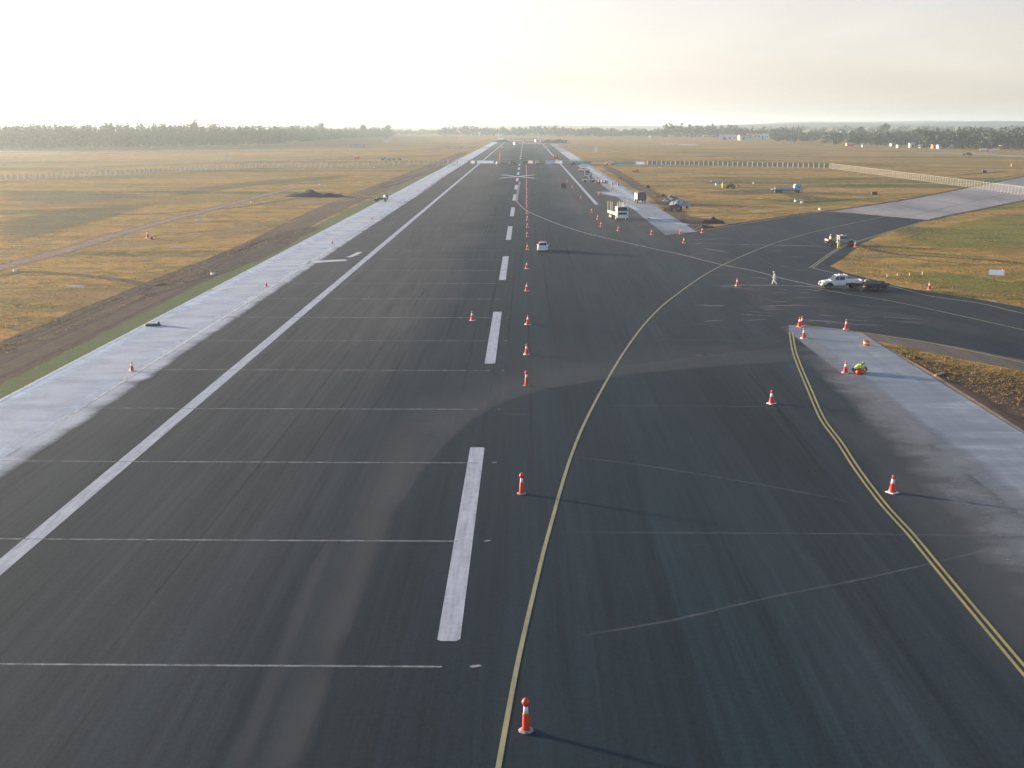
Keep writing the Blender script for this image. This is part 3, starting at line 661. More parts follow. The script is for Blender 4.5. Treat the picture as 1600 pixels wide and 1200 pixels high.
# ================================================================== LIGHT, SKY, HAZE
SKY_SAT, SKY_TINT, VEIL, WISP = 0.95, (1.03, 0.945, 0.98), 1.45, 0.34
SUN_EL, SUN_AZ = 5.2, -62.0       # azimuth measured from +Y towards +X
world = bpy.data.worlds.new('World'); scn.world = world; world.use_nodes = True
nt = world.node_tree; bg = nt.nodes['Background']
sky = nt.nodes.new('ShaderNodeTexSky'); sky.sky_type = 'NISHITA'; sky.sun_disc = False
sky.sun_elevation = R(SUN_EL); sky.sun_rotation = R(SUN_AZ); sky.altitude = 100; sky.air_density = 1.0; sky.dust_density = 1.0; sky.ozone_density = 3.0
hs = nt.nodes.new('ShaderNodeHueSaturation'); hs.inputs['Saturation'].default_value = SKY_SAT
L(nt, sky.outputs[0], hs.inputs['Color'])
h2 = nt.nodes.new('ShaderNodeHueSaturation'); h2.inputs['Saturation'].default_value = 0.30; L(nt, sky.outputs[0], h2.inputs['Color'])
# thin bright veil of high cloud and dust, strongest towards the sun
tc = nt.nodes.new('ShaderNodeTexCoord'); dp = nt.nodes.new('ShaderNodeVectorMath'); dp.operation = 'DOT_PRODUCT'
L(nt, tc.outputs['Generated'], dp.inputs[0])
dp.inputs[1].default_value = (math.sin(R(SUN_AZ)) * math.cos(R(SUN_EL)), math.cos(R(SUN_AZ)) * math.cos(R(SUN_EL)), math.sin(R(SUN_EL)))
veil = mth(nt, 'POWER', mapr(nt, dp.outputs['Value'], -0.25, 1.0), 2.2)
sv = nt.nodes.new('ShaderNodeMapping'); sv.inputs['Scale'].default_value = (1.0, 1.0, 7.0); L(nt, tc.outputs['Generated'], sv.inputs['Vector'])
wisp = mapr(nt, noise(nt, sv.outputs['Vector'], 2.2, 5, 0.55, 0.6), 0.42, 0.72)
veil = mth(nt, 'ADD', mth(nt, 'MULTIPLY', veil, VEIL), mth(nt, 'MULTIPLY', wisp, WISP))
sx = nt.nodes.new('ShaderNodeSeparateXYZ'); L(nt, tc.outputs['Generated'], sx.inputs[0])
low = mth(nt, 'POWER', mapr(nt, sx.outputs['Z'], 0.60, 0.0), 1.5)
veil = mth(nt, 'MULTIPLY', veil, low)
veil = mth(nt, 'ADD', veil, mth(nt, 'MULTIPLY', mth(nt, 'POWER', mapr(nt, sx.outputs['Z'], 0.32, 0.0), 2.0), 0.26))
cv = N(nt, 'ShaderNodeCombineColor')
for i, t in enumerate((1.0, 0.915, 0.84)): L(nt, mth(nt, 'MULTIPLY', veil, t), cv.inputs[i])
dusty = mix(nt, mapr(nt, sx.outputs['Z'], 0.10, 0.45), mix(nt, 1.0, h2.outputs[0], (1.03, 0.985, 0.92), 'MULTIPLY'), hs.outputs[0])    # dust greys the sky near the horizon
tot = mix(nt, 1.0, mix(nt, 1.0, dusty, SKY_TINT, 'MULTIPLY'), cv.outputs[0], 'ADD')
L(nt, tot, bg.inputs['Color']); bg.inputs['Strength'].default_value = 0.12
sd = bpy.data.lights.new('sun', 'SUN'); sun = bpy.data.objects.new('sun', sd); COL.objects.link(sun)
sd.energy = 5.0; sd.angle = R(4.0); sd.color = (1.0, 0.78, 0.55)
dirn = Vector((math.sin(R(SUN_AZ)) * math.cos(R(SUN_EL)), math.cos(R(SUN_AZ)) * math.cos(R(SUN_EL)), math.sin(R(SUN_EL))))
sun.rotation_euler = dirn.to_track_quat('Z', 'Y').to_euler()
scn.view_settings.view_transform = 'Standard'; scn.view_settings.look = 'None'; scn.view_settings.gamma = 1
scn.view_settings.exposure = 1.75
HAZE_DENSITY = 0.00018
hm = bpy.data.materials.new('haze_air'); hm.use_nodes = True; hn = hm.node_tree; hn.nodes.clear()
out = hn.nodes.new('ShaderNodeOutputMaterial'); pv = hn.nodes.new('ShaderNodeVolumePrincipled')
pv.inputs['Color'].default_value = (0.78, 0.93, 1.0, 1); pv.inputs['Density'].default_value = HAZE_DENSITY; pv.inputs['Anisotropy'].default_value = 0.55
hn.links.new(pv.outputs[0], out.inputs['Volume'])
if HAZE_DENSITY > 0:
    mb = MB(); mb.box((0, 9500, 44), (29000, 21500, 92)); hz = mb.build('haze', hm); hz['kind'] = 'stuff'
scn.cycles.volume_bounces = 1; scn.cycles.max_bounces = 6; scn.cycles.volume_max_steps = 64
scn.cycles.transparent_max_bounces = 16
# ================================================================== OBJECTS
ORD = ['nearest', 'second', 'third', 'fourth', 'fifth', 'sixth', 'seventh', 'eighth', 'ninth', 'tenth', 'eleventh', 'twelfth', 'thirteenth', 'fourteenth', 'fifteenth',
       'sixteenth', 'seventeenth', 'eighteenth', 'nineteenth', 'twentieth', 'twenty-first', 'twenty-second', 'twenty-third', 'twenty-fourth', 'twenty-fifth', 'twenty-sixth', 'twenty-seventh', 'twenty-eighth', 'twenty-ninth', 'thirtieth']
# ---------------- cones
def make_cone(label, tall=False, sc=1.0):
    t = thing('traffic_cone', label, 'traffic cone')
    if tall:   # slim bollard cone with a knob on top
        MB().lathe([(0.135, 0.04), (0.13, 0.2), (0.105, 0.62), (0.095, 0.66)]).build('cone_body', 'red_plastic', t, smooth=True)
        MB().lathe([(0.088, 0.66), (0.075, 0.90)]).build('reflective_band', 'white_band', t, smooth=True)
        MB().lathe([(0.075, 0.90), (0.085, 0.95), (0.125, 1.00), (0.135, 1.07), (0.10, 1.13), (0.05, 1.19), (0.02, 1.21)]).build('knob', 'red_plastic', t, smooth=True)
        MB().lathe([(0.27, 0.0), (0.27, 0.03), (0.18, 0.06)], n=8).build('base', 'grey_rubber', t)
    else:
        MB().lathe([(0.235, 0.035), (0.222, 0.06), (0.118, 0.53)]).build('cone_body', 'red_plastic', t, smooth=True)
        MB().lathe([(0.120, 0.53), (0.075, 0.80)]).build('reflective_band', 'white_band', t, smooth=True)
        MB().lathe([(0.078, 0.80), (0.062, 0.92), (0.06, 1.0), (0.045, 1.02)]).build('tip', 'red_plastic', t, smooth=True)
        b = MB(); b.box((0, 0, 0.02), (0.56, 0.56, 0.04), taper=0.92); b.build('base', 'white_band', t)
    return t
CONE = {}
def cone(px, py, label, tall=False, group=None, sc=1.0, lying=False):
    k = tall
    if k not in CONE: CONE[k] = o = make_cone(label, tall)
    else: o = copy_tree(CONE[k])
    p = G(px, py); o.location = (p.x, p.y, 0.03); o.rotation_euler = (R(random.gauss(0, 1.6)), R(random.gauss(0, 1.6)), random.uniform(-1.5, 1.5)); o.scale = (sc * random.uniform(.96, 1.04),) * 3
    if lying: o.rotation_euler = (R(90), 0, R(50)); o.location.z = 0.26
    o['label'] = label
    if group: o['group'] = group
    elif 'group' in o: del o['group']
    return o
gl = 'cones in the long row beside the dashed centreline'
row = [(822, 1143, 1), (815, 772, 1), (822.5, 603, 1), (823, 554.5, 0), (824.5, 507.5, 0), (823, 455, 0), (823, 420, 0), (824, 390.5, 0), (824, 370, 0), (824, 355.6, 0)]
i = 0
for x, y, t in row:
    cone(x, y, 'slim red and white cone, %s from the camera in the centreline row' % ORD[i] if t else 'red cone with white band, %s from the camera in the centreline row' % ORD[i], bool(t), gl); i += 1
D = 41733 / (355.6 - 195) - 4.34 + 20
while D < 660 and i < 30:
    y = 195 + 41733 / (D + 4.34); cone(824 - (355 - y) * 0.015, y, 'small red cone, %s from the camera in the centreline row' % ORD[i], False, gl, 1.05); i += 1; D += 20 if i < 18 else 28
gs = 'cones along the left shoulder'
for n, (x, y) in enumerate([(206, 580), (416, 448), (519, 381), (581, 343), (622, 318), (652, 300), (674, 287.5), (690, 277.5), (704, 268), (716, 261)]):
    cone(x, y, 'red and white cone, %s from the camera along the pale left shoulder' % ORD[n], False, gs, 0.8)
cone(738, 501, 'lone red and white cone left of the dashed centreline', False)
cone(1205.5, 631, 'lone red cone between the curved yellow line and the double yellow line', False)
cone(1394, 770, 'red cone just right of the double yellow line at lower right', False, None, 1.05)
cone(1249, 511, 'left cone of the close pair at the tip of the double yellow line')
cone(1252.5, 509, 'right cone of the close pair at the tip of the double yellow line')
cone(1256, 529, 'red cone just below the close pair at the corner of the right shoulder')
cone(1322, 515, 'red cone on the dark edge where the right shoulder ends')
cone(1320.5, 583, 'red cone left of the crouching worker in lime')
cone(1152, 447, 'lone red cone left of the walking person in white')
cone(1068.5, 380, 'red cone at the left end of the pale line across the taxiway')
cone(1063, 366, 'pale red cone at the near corner of the far right shoulder')
cone(1097, 364, 'small red cone where grass, shoulder and taxiway meet')
cone(1018, 367, 'red cone on the asphalt right of the stake truck')
cone(966, 361, 'red cone in front of the stake truck')
cone(939, 354, 'red cone left in front of the stake truck, lowest of three')
cone(934, 342.5, 'red cone beside the stake truck, middle of three')
cone(924.5, 332, 'red cone beside the stake truck, highest of three')
cone(907, 311, 'white banded cone inside the right edge line')
cone(894, 294, 'small cone between the dark ute and the right edge line')
cone(981, 318, 'red cone left of the dark bodied truck')
cone(955, 297, 'small cone at the left rim of the far right shoulder')
cone(936, 305, 'small red cone right of the right edge line')
cone(1014, 343, 'dark cone on the white slurry of the far right shoulder', False, None, 0.8)
cone(1452, 453, 'orange cone at the grass edge right of the ute and trailer')
cone(1336.5, 386, 'red cone at the grass corner right of the three workers')
cone(231, 372, 'upright pink cone on the dark rut of the left field', False, None, 1.3)
cone(237, 374, 'cone lying in the dark rut of the left field', False, None, 1.4, True)
cone(886, 285, 'faint red cone right of the dark ute')

# ---------------- vehicles
def wheel(parent, x, y, r, w, rim='steel'):
    s = 1 if x > 0 else -1
    t = MB().lathe([(r * 0.62, -w / 2), (r * 0.93, -w / 2), (r, -w / 2 + 0.04), (r, w / 2 - 0.04), (r * 0.93, w / 2), (r * 0.62, w / 2)], axis='x', n=20).build('wheel', 'black_rubber', parent, smooth=False, loc=(x, y, r))
    MB().lathe([(r * 0.10, w / 2 + 0.012), (r * 0.30, w / 2 - 0.02), (r * 0.61, w / 2 + 0.008), (r * 0.63, w / 2 - 0.03)], axis='x', n=16).build('rim', rim, t)
    if s < 0: t.rotation_euler = (0, 0, math.pi)
    return t
def panes(parent, lo, hi, y0, y1, z0, z1, yb0, yb1, wb, wt, split=(0.5,), glass='dark_glass'):
    """glass panels standing 1 cm proud of the greenhouse; y0/y1 top front/back, yb0/yb1 bottom front/back"""
    f = 0.012
    def side(s, a, b):
        def P(u, v):
            y = (yb0 + (yb1 - yb0) * u) * (1 - v) + (y0 + (y1 - y0) * u) * v
            return Vector((s * ((wb * (1 - v) + wt * v) + f), y, z0 + (z1 - z0) * v))
        q = [P(a, .10), P(b, .10), P(b, .84), P(a, .84)]
        if s > 0: q = q[::-1]
        MB().quad(q, 0.006).build('side_window', glass, parent)
    cuts = [0.06] + list(split) + [0.94]
    for s in (-1, 1):
        for a, b in zip(cuts[:-1], cuts[1:]): side(s, a + .02, b - .02)
    for nm, yb, yt, sg in (('windscreen', yb0, y0, 1), ('rear_window', yb1, y1, -1)):
        def Q(u, v): return Vector(((u * 2 - 1) * (wb * (1 - v) + wt * v), yb * (1 - v) + yt * v + sg * f, z0 + (z1 - z0) * v))
        q = [Q(.07, .08), Q(.93, .08), Q(.93, .88), Q(.07, .88)]
        if sg > 0: q = q[::-1]
        MB().quad(q, 0.006).build(nm, glass, parent)
def body_shell(parent, prof, w, mat, belt, top, wt, name='body'):
    """prof: side outline as list (y, z_bottom, z_top, halfwidth); lofted and rounded"""
    secs = []
    for y, zb, zt, hw in prof:
        secs.append((y, [(hw * 0.86, zb), (hw, zb + 0.14), (hw * 1.0, zb + (zt - zb) * 0.6), (hw * 0.96, zt - 0.05), (hw * 0.84, zt)]))
    return MB().loft(secs).build(name, mat, parent, bevel=0.03)
def lamp(parent, name, x, y, z, w, h, mat, d=0.05):
    return MB().box((x, y, z), (w, d, h)).build(name, mat, parent, bevel=0.01)
def plate(parent, y, z): return MB().box((0, y, z), (0.36, 0.03, 0.12)).build('number_plate', 'pale_cloth', parent)

def sedan(label, p, rz, mat='white_paint'):
    t = thing('patrol_car', label, 'car', (p.x, p.y, 0.022), rz)
    body_shell(t, [(-2.35, .34, .92, .78), (-2.2, .22, 1.00, .88), (-1.3, .20, 1.03, .91), (0.9, .20, .98, .91), (1.9, .22, .84, .88), (2.35, .30, .66, .76)], 1.8, mat, 1, 1, 1)
    MB().loft([(-1.75, [(.70, 1.00), (.70, 1.01)]), (-1.05, [(.76, 1.00), (.58, 1.44)]), (0.15, [(.77, 0.97), (.60, 1.46)]), (1.05, [(.74, .95), (.73, .96)])]).build('cabin', mat, t, bevel=0.03)
    f = []
    for s in (-1, 1):
        MB().quad([(s * .775, -1.3, 1.07), (s * .785, -.35, 1.06), (s * .65, -.35, 1.38), (s * .66, -1.02, 1.37)][::s], 0.012).build('side_window', 'dark_glass', t)
        MB().quad([(s * .785, -.27, 1.06), (s * .775, .72, 1.04), (s * .66, .17, 1.38), (s * .65, -.27, 1.38)][::s], 0.012).build('side_window', 'dark_glass', t)
    MB().quad([(-.62, -1.70, 1.055), (.62, -1.70, 1.055), (.53, -1.12, 1.41), (-.53, -1.12, 1.41)], 0.03).build('rear_window', 'dark_glass', t)
    MB().quad([(.66, 1.0, 1.00), (-.66, 1.0, 1.00), (-.55, .22, 1.43), (.55, .22, 1.43)], 0.03).build('windscreen', 'dark_glass', t)
    for x in (-.80, .80):
        for y in (-1.42, 1.42): wheel(t, x, y, .32, .2)
    for s in (-1, 1):
        lamp(t, 'tail_light', s * .66, -2.30, .80, .26, .16, 'red_lens', .1); lamp(t, 'headlight', s * .6, 2.28, .60, .3, .13, 'clear_lens', .12)
        MB().box((s * 0.98, .75, 1.02), (.18, .08, .13)).build('mirror', mat, t, bevel=.02)
    MB().box((0, -2.38, .42), (1.55, .10, .18)).build('bumper', mat, t, bevel=.03)
    plate(t, -2.37, .72)
    b = MB().box((0, -.35, 1.50), (.9, .22, .07)).build('beacon_bar', 'white_paint', t, bevel=.01)
    for s in (-1, 0, 1): MB().lathe([(.09, 0), (.085, .12), (.04, .16)], (s * .3, -.35, 1.535), n=10).build('beacon', 'amber_lens', b)
    return t
def ute(label, p, rz, mat='white_paint', dual=True, tray='flat', beacon=True, cat='ute'):
    t = thing('utility_truck', label, cat, (p.x, p.y, 0.022), rz)
    yb = -0.45 if dual else 0.25
    body_shell(t, [(yb, .42, 1.06, .84), (.9, .40, 1.07, .86), (1.35, .42, 1.05, .86), (2.25, .44, .95, .82), (2.55, .46, .78, .74)], 1.7, mat, 1, 1, 1)
    MB().loft([(yb + .02, [(.80, 1.03), (.64, 1.66)]), (yb + .12, [(.81, 1.03), (.65, 1.72)]), (.65, [(.80, 1.03), (.63, 1.70)]), (1.42, [(.76, 1.01), (.74, 1.05)])]).build('cabin', mat, t, bevel=.035)
    cuts = [(yb + .14, .36), (.42, 1.08)] if dual else [(.42, 1.08)]
    for s in (-1, 1):
        for a, b in cuts:
            bt = b if b < .6 else .70
            MB().quad([(s * .80, a, 1.13), (s * .80, b, 1.13), (s * .69, bt, 1.58), (s * .69, a + .02, 1.58)][::s], .015).build('side_window', 'dark_glass', t)
        lamp(t, 'headlight', s * .62, 2.50, .78, .24, .16, 'clear_lens', .12)
        MB().box((s * .98, .98, 1.16), (.2, .08, .2)).build('mirror', 'charcoal_paint', t, bevel=.02)
        MB().box((s * .875, .38, .98), (.02, .14, .03)).build('door_handle', 'charcoal_paint', t)
    MB().quad([(.68, 1.39, 1.10), (-.68, 1.39, 1.10), (-.57, .74, 1.63), (.57, .74, 1.63)], .03).build('windscreen', 'dark_glass', t)
    MB().quad([(-.6, yb + .05, 1.15), (.6, yb + .05, 1.15), (.54, yb + .05, 1.55), (-.54, yb + .05, 1.55)], .03).build('rear_window', 'dark_glass', t)
    MB().box((0, 2.56, .50), (1.62, .16, .2)).build('bumper', 'grey_paint' if mat != 'charcoal_paint' else 'dark_metal', t, bevel=.03)
    MB().box((0, 2.56, .72), (.9, .06, .16)).build('grille', 'dark_metal', t)
    m = MB(); m.box((0, -1.2, .50), (.8, 3.0, .14)); m.build('chassis', 'dark_metal', t)
    b0 = -2.55; L_ = yb - .06 - b0; cy = (yb - .06 + b0) / 2
    m = MB(); m.box((0, cy, .82), (1.78, L_, .07))
    if tray == 'flat':
        for x in (-.87, .87): m.box((x, cy, .97), (.04, L_, .24))
        m.box((0, b0 + .02, .97), (1.7, .04, .24))
        m.build('tray', mat if mat != 'charcoal_paint' else 'dark_metal', t)
        r = MB(); r.path([(-.8, yb - .1, .85), (-.8, yb - .1, 1.72), (.8, yb - .1, 1.72), (.8, yb - .1, .85)], .03); r.path([(-.8, yb - .1, 1.25), (.8, yb - .1, 1.25)], .02); r.build('headboard', mat, t)
    else:
        for x in (-.84, .84): m.box((x, cy, .98), (.07, L_, .34))
        m.box((0, b0 + .02, .98), (1.7, .06, .34)); m.build('tray', mat, t)
    for s in (-1, 1): lamp(t, 'tail_light', s * .72, b0 - .03, .72, .2, .1, 'red_lens')
    for x in (-.77, .77):
        for y in (-1.55, 1.62): wheel(t, x, y, .36, .24)
    for s in (-1, 1):
        a = MB()
        a.prism([(1.62 + .46 * math.cos(q), .40 + .46 * math.sin(q)) for q in [k * math.pi / 8 for k in range(9)]], s * .845, s * .872); a.build('wheel_arch', 'black_rubber', t)
    if beacon:
        b = MB().box((0, .2, 1.74), (.7, .18, .05)).build('beacon_bar', 'white_paint', t); MB().lathe([(.08, 0), (.075, .13), (.03, .16)], (0.2, .2, 1.765), n=10).build('beacon', 'amber_lens', b)
    return t
def truck(label, p, rz, cabm, bodym, kind='stake', L_=9.0, cat='truck', sc=1.0):
    """cab-over truck, front towards +Y"""
    t = thing('stake_truck' if kind == 'stake' else 'box_truck' if kind == 'box' else 'flatbed_truck', label, cat, (p.x, p.y, 0.022), rz, scale=sc)
    f = L_ / 2; r = -L_ / 2; w = 1.15
    MB().loft([(f - 1.75, [(w * .96, .75), (w, .95), (w, 2.1), (w * .92, 2.62)]), (f - .35, [(w * .96, .70), (w, .95), (w, 2.05), (w * .90, 2.66)]), (f, [(w * .92, .72), (w * .97, .95), (w * .97, 1.7), (w * .95, 1.75)])]).build('cab', cabm, t, bevel=.05)
    MB().quad([(w * .86, f + .005, 1.78), (-w * .86, f + .005, 1.78), (-w * .80, f - .31, 2.5), (w * .80, f - .31, 2.5)], .03).build('windscreen', 'dark_glass', t)
    for s in (-1, 1):
        MB().quad([(s * (w + .004), f - 1.2, 1.62), (s * (w + .004), f - .35, 1.62), (s * (w * .94), f - .45, 2.35), (s * (w * .94), f - 1.2, 2.35)][::s], .015).build('side_window', 'dark_glass', t)
        lamp(t, 'headlight', s * .78, f + .03, .92, .34, .2, 'clear_lens'); lamp(t, 'indicator', s * 1.02, f + .0, .92, .1, .2, 'amber_lens')
        m = MB(); m.box((s * (w + .22), f - .12, 2.0), (.16, .08, .42)); m.tube((s * w, f - .1, 2.2), (s * (w + .22), f - .12, 2.2), .02); m.build('mirror', 'dark_metal', t)
    MB().box((0, f + .05, .58), (2.2, .18, .3)).build('bumper', 'white_paint' if cabm == 'white_paint' else 'grey_paint', t, bevel=.03)
    MB().box((0, f + .02, 1.3), (1.6, .06, .42)).build('grille', 'navy_cloth', t)
    m = MB()
    for x in (-.4, .4): m.box((x, -.6, .72), (.12, L_ - 1.3, .22))
    m.build('chassis', 'dark_metal', t)
    b1 = f - 1.9; cy = (b1 + r) / 2; bl = b1 - r
    if kind == 'box':
        MB().loft([(r, [(1.1, .92), (1.22, 1.0), (1.2, 2.6), (.85, 3.02)]), (b1, [(1.1, .92), (1.22, 1.0), (1.2, 2.6), (.85, 3.02)])]).build('cargo_box', bodym, t, bevel=.03)
        for s in (-1, 1): MB().box((s * 1.235, cy, 1.85), (.03, bl * .97, 1.45)).build('side_panel', cabm, t)
        MB().box((0, r - .03, 1.85), (2.2, .06, 1.65)).build('rear_door', 'charcoal_paint' if bodym != 'white_paint' else 'grey_paint', t)
        m = MB()
        for x in (-.55, 0, .55): m.tube((x, r - .08, 1.05), (x, r - .08, 2.9), .025)
        m.build('door_bar', 'steel', t)
    else:
        MB().box((0, cy, 1.04), (2.4, bl, .16)).build('tray', bodym, t, bevel=.02)
        m = MB()
        for s in (-1, 1): m.box((s * 1.18, cy, 1.28), (.05, bl, .36))
        m.build('side_board', bodym, t)
        if kind == 'stake':
            MB().box((-.95, b1 - .55, 1.9), (.45, .9, 1.5)).build('tool_locker', bodym, t, bevel=.03)
            for x, y in ((-1.15, r + .1), (-1.15, cy - .8), (-1.15, cy + .7), (-.4, b1 - .1), (.05, b1 - .1), (.6, b1 - .1), (1.15, cy + .7), (1.15, cy - .8), (1.15, r + .1)):
                MB().box((x, y, 2.2), (.09, .09, 2.2)).build('stake', 'cream_paint', t)
            m = MB(); m.lathe([(.33, -.7), (.35, -.6), (.35, .6), (.33, .7)], (-.9, cy + .9, .78), 'y', 12); m.build('fuel_tank', 'steel', t)
        else:
            m = MB(); m.box((0, b1 - .08, 1.75), (2.3, .08, 1.3)); m.build('headboard', cabm, t)
    for s in (-1, 1): lamp(t, 'tail_light', s * .95, r - .06, .78, .3, .14, 'red_lens')
    for x in (-.98, .98):
        for y in ((f - .95, r + 1.5, r + 2.75) if L_ > 7.5 else (f - .95, r + 1.4)): wheel(t, x, y, .48, .3)
    return t
def loader(label, p, rz, mat='rust_paint', sc=1.0, cat='loader', name='backhoe_loader'):
    t = thing(name, label, cat, (p.x, p.y, 0), rz, scale=sc)
    MB().loft([(-1.3, [(.5, .6), (.55, 1.3)]), (.3, [(.55, .6), (.55, 1.45)]), (1.5, [(.45, .6), (.42, 1.25)])]).build('body', mat, t, bevel=.05)
    m = MB()
    for x in (-.52, .52):
        for y in (-.9, .45): m.tube((x, y, 1.3), (x * .9, y, 2.45), .05)
    m.build('cab_frame', 'dark_metal', t); MB().box((0, -.22, 2.5), (1.2, 1.6, .1)).build('cab_roof', mat, t, bevel=.03)
    MB().box((0, -.3, 1.5), (.5, .5, .4)).build('seat', 'black_rubber', t)
    m = MB()
    for x in (-.62, .62): m.path([(x, -.2, 1.5), (x, 1.6, 1.35), (x, 2.5, .45)], .08)
    m.build('loader_arm', mat, t)
    MB().prism([(2.3, .7), (2.3, .1), (3.1, .03), (3.1, .12), (2.55, .25), (2.5, .75)], -1.05, 1.05).build('bucket', 'rust_paint', t)
    MB().path([(0, -1.3, 1.1), (0, -2.2, 2.4), (0, -2.9, 1.3)], .11).build('digging_arm', mat, t)
    MB().prism([(-3.1, 1.3), (-2.7, 1.3), (-2.6, .8), (-3.0, .7)], -.3, .3).build('digging_bucket', 'dark_metal', t)
    for x in (-.85, .85): wheel(t, x, -.85, .72, .42, 'cream_paint'); wheel(t, x, 1.2, .48, .3, 'cream_paint')
    return t
def trailer(label, p, rz):
    t = thing('plant_trailer', label, 'trailer', (p.x, p.y, .022), rz)
    m = MB(); m.box((0, 0, .62), (1.8, 3.0, .1)); [m.box((x, 0, .78), (.05, 3.0, .28)) for x in (-.9, .9)]; m.box((0, -1.5, .78), (1.8, .05, .28)); m.build('tray', 'charcoal_paint', t)
    MB().path([(-.6, 1.5, .55), (0, 2.7, .5), (.6, 1.5, .55)], .05).build('drawbar', 'dark_metal', t)
    m = MB(); m.box((0, .2, .74), (1.5, 2.2, .1)); m.build('load_sheet', 'steel', t)
    m = MB(); m.box((0, -1.2, .35), (1.8, .08, .35)); m.build('mud_flap', 'black_rubber', t)
    for x in (-.98, .98):
        for y in (-.35, .38): wheel(t, x, y, .32, .2)
        MB().box((x, 0, .70), (.26, 1.5, .05)).build('mudguard', 'charcoal_paint', t)
    return t

sedan('white sedan with an orange roof beacon on the runway right of the centreline cones', G(848, 392), R(-1))
def P2d(px, py): return G(px, py)
ute('white dual cab ute towing a black trailer on the right taxiway', G(1313, 450.5), R(93)).scale = (1.02,) * 3
trailer('black plant trailer hitched behind the white dual cab ute', G(1367, 452.5), R(94)).scale = (1.0,) * 3
ute('silver ute with open doors beside three workers at the taxiway edge', G(1313, 383), R(-84), 'grey_paint', True, 'flat')
truck('cream and white stake truck facing the camera near the right edge line', G(965.5, 342), R(189), 'white_paint', 'cream_paint', 'stake', 8.0, sc=1.14)
truck('truck with dark rear door and white sides on the far right shoulder', G(1000, 317), R(2), 'white_paint', 'charcoal_paint', 'box', 7.4)
ute('dark ute on the runway right of the distant centreline cones', G(880, 295), R(0), 'charcoal_paint', False, 'flat', False)
truck('pale blue flatbed truck parked in the grass beyond the taxiway', G(1228, 301), R(-88), 'blue_paint', 'blue_paint', 'flat', 9.0)
ute('white ute with tray parked across the far right shoulder', G(921, 284.5), R(80), 'white_paint', False)
truck('small truck with a white side, second vehicle behind the white ute on the far shoulder', G(919, 277), R(170), 'white_paint', 'rust_paint', 'flat', 5.6)
ute('cream ute with its bonnet lit, behind the small truck on the far shoulder', G(913, 268), R(60), 'cream_paint')
ute('dark ute beside the barriers at the far end of the right shoulder', G(899, 258.5), R(85), 'charcoal_paint', False, 'flat', False)
loader('rusty brown loader at the corner of the far right shoulder', G(1055, 330), R(75))
loader('small brown digger in the grass near a worker in lime', G(1142, 294.5), R(80), sc=.9)
ute('dark buggy parked on the lawn strip of the left shoulder', G(595, 315), R(100), 'charcoal_paint', False, 'flat', False, 'buggy').scale = (.8,) * 3
# road roller beside the buggy
t = thing('towed_pump', 'small dark pump trailer just beyond the buggy on the left shoulder', 'pump', (*G(603, 311).xy, 0), .5)
MB().box((0, 0, .8), (.9, 1.3, .6)).build('engine_cover', 'charcoal_paint', t, bevel=.05); MB().path([(0, .6, .5), (0, 1.6, .45)], .04).build('drawbar', 'dark_metal', t)
for x in (-.55, .55): wheel(t, x, 0, .3, .16)

# drum machine with two handles between ute and trailer
t = thing('plate_compactor', 'brown compactor with upright handles at the nose of the black trailer', 'compactor', (*G(1354, 449).xy, .02), R(90))
MB().lathe([(.3, 0), (.42, .12), (.40, .75), (.30, .95), (.12, 1.05)]).build('engine_drum', 'khaki_cloth', t, smooth=True)
for x in (-.3, .3): MB().path([(x, -.1, .3), (x, -.1, 1.55), (x, -.25, 1.7)], .05).build('handle', 'rust_paint', t)
MB().box((0, 0, .04), (1.0, .8, .08)).build('base_plate', 'dark_metal', t)

# ---------------- aircraft
def aircraft(label, p, rz):
    t = thing('aircraft', label, 'aircraft', (p.x, p.y, 0), rz)
    z = 1.6
    MB().lathe([(.08, 8.4), (.5, 7.7), (.85, 6.2), (1.0, 4.5), (1.0, -3.0), (.8, -5.5), (.35, -8.0), (.12, -8.6)], (0, 0, z), 'y', 18).build('fuselage', 'white_paint', t, smooth=True)
    MB().prism([(1.8, z - .55), (1.2, z - .35), (-.9, z - .5)], -8.4, 8.4).build('wing', 'white_paint', t)
    MB().add([(-.12, -5.6, z + .6), (.12, -5.6, z + .6), (.12, -8.4, z + .4), (-.12, -8.4, z + .4), (-.06, -8.0, z + 3.2), (.06, -8.0, z + 3.2), (.06, -9.2, z + 3.2), (-.06, -9.2, z + 3.2)],
             [(3, 2, 1, 0), (4, 5, 6, 7), (0, 1, 5, 4), (1, 2, 6, 5), (2, 3, 7, 6), (3, 0, 4, 7)]).build('tail_fin', 'orange_paint', t)
    MB().box((0, -8.5, z + 3.2), (5.2, 1.1, .12)).build('tailplane', 'white_paint', t)
    MB().lathe([(1.005, 2.0), (1.005, -1.5)], (0, 0, z), 'y', 18).build('stripe', 'red_plastic', t)
    for x in (-2.6, 2.6):
        e = MB().lathe([(.12, 3.1), (.4, 2.6), (.42, .8), (.2, -.8)], (x, 0, z - .1), 'y', 12).build('engine', 'white_paint', t, smooth=True)
        m = MB()
        for k in range(3): a = k * 2.094; m.box((x + .55 * math.sin(a), 3.0, z - .1 + .55 * math.cos(a)), (.1 + .9 * abs(math.sin(a)), .05, .1 + .9 * abs(math.cos(a))))
        m.build('propeller', 'dark_metal', e)
    m = MB().box((0, 6.9, z + .55), (.9, .8, .35), taper=.7); m.build('cockpit_window', 'dark_glass', t)
    for x, y in ((-2.6, .5), (2.6, .5), (0, 6.0)): MB().path([(x, y, z - .4), (x, y, .35)], .08).build('undercarriage_leg', 'steel', t); wheel(t, x + .01, y, .35, .22)
    return t
aircraft('white aircraft with an orange tail parked before the right-hand trees', G(1546, 237), R(94))

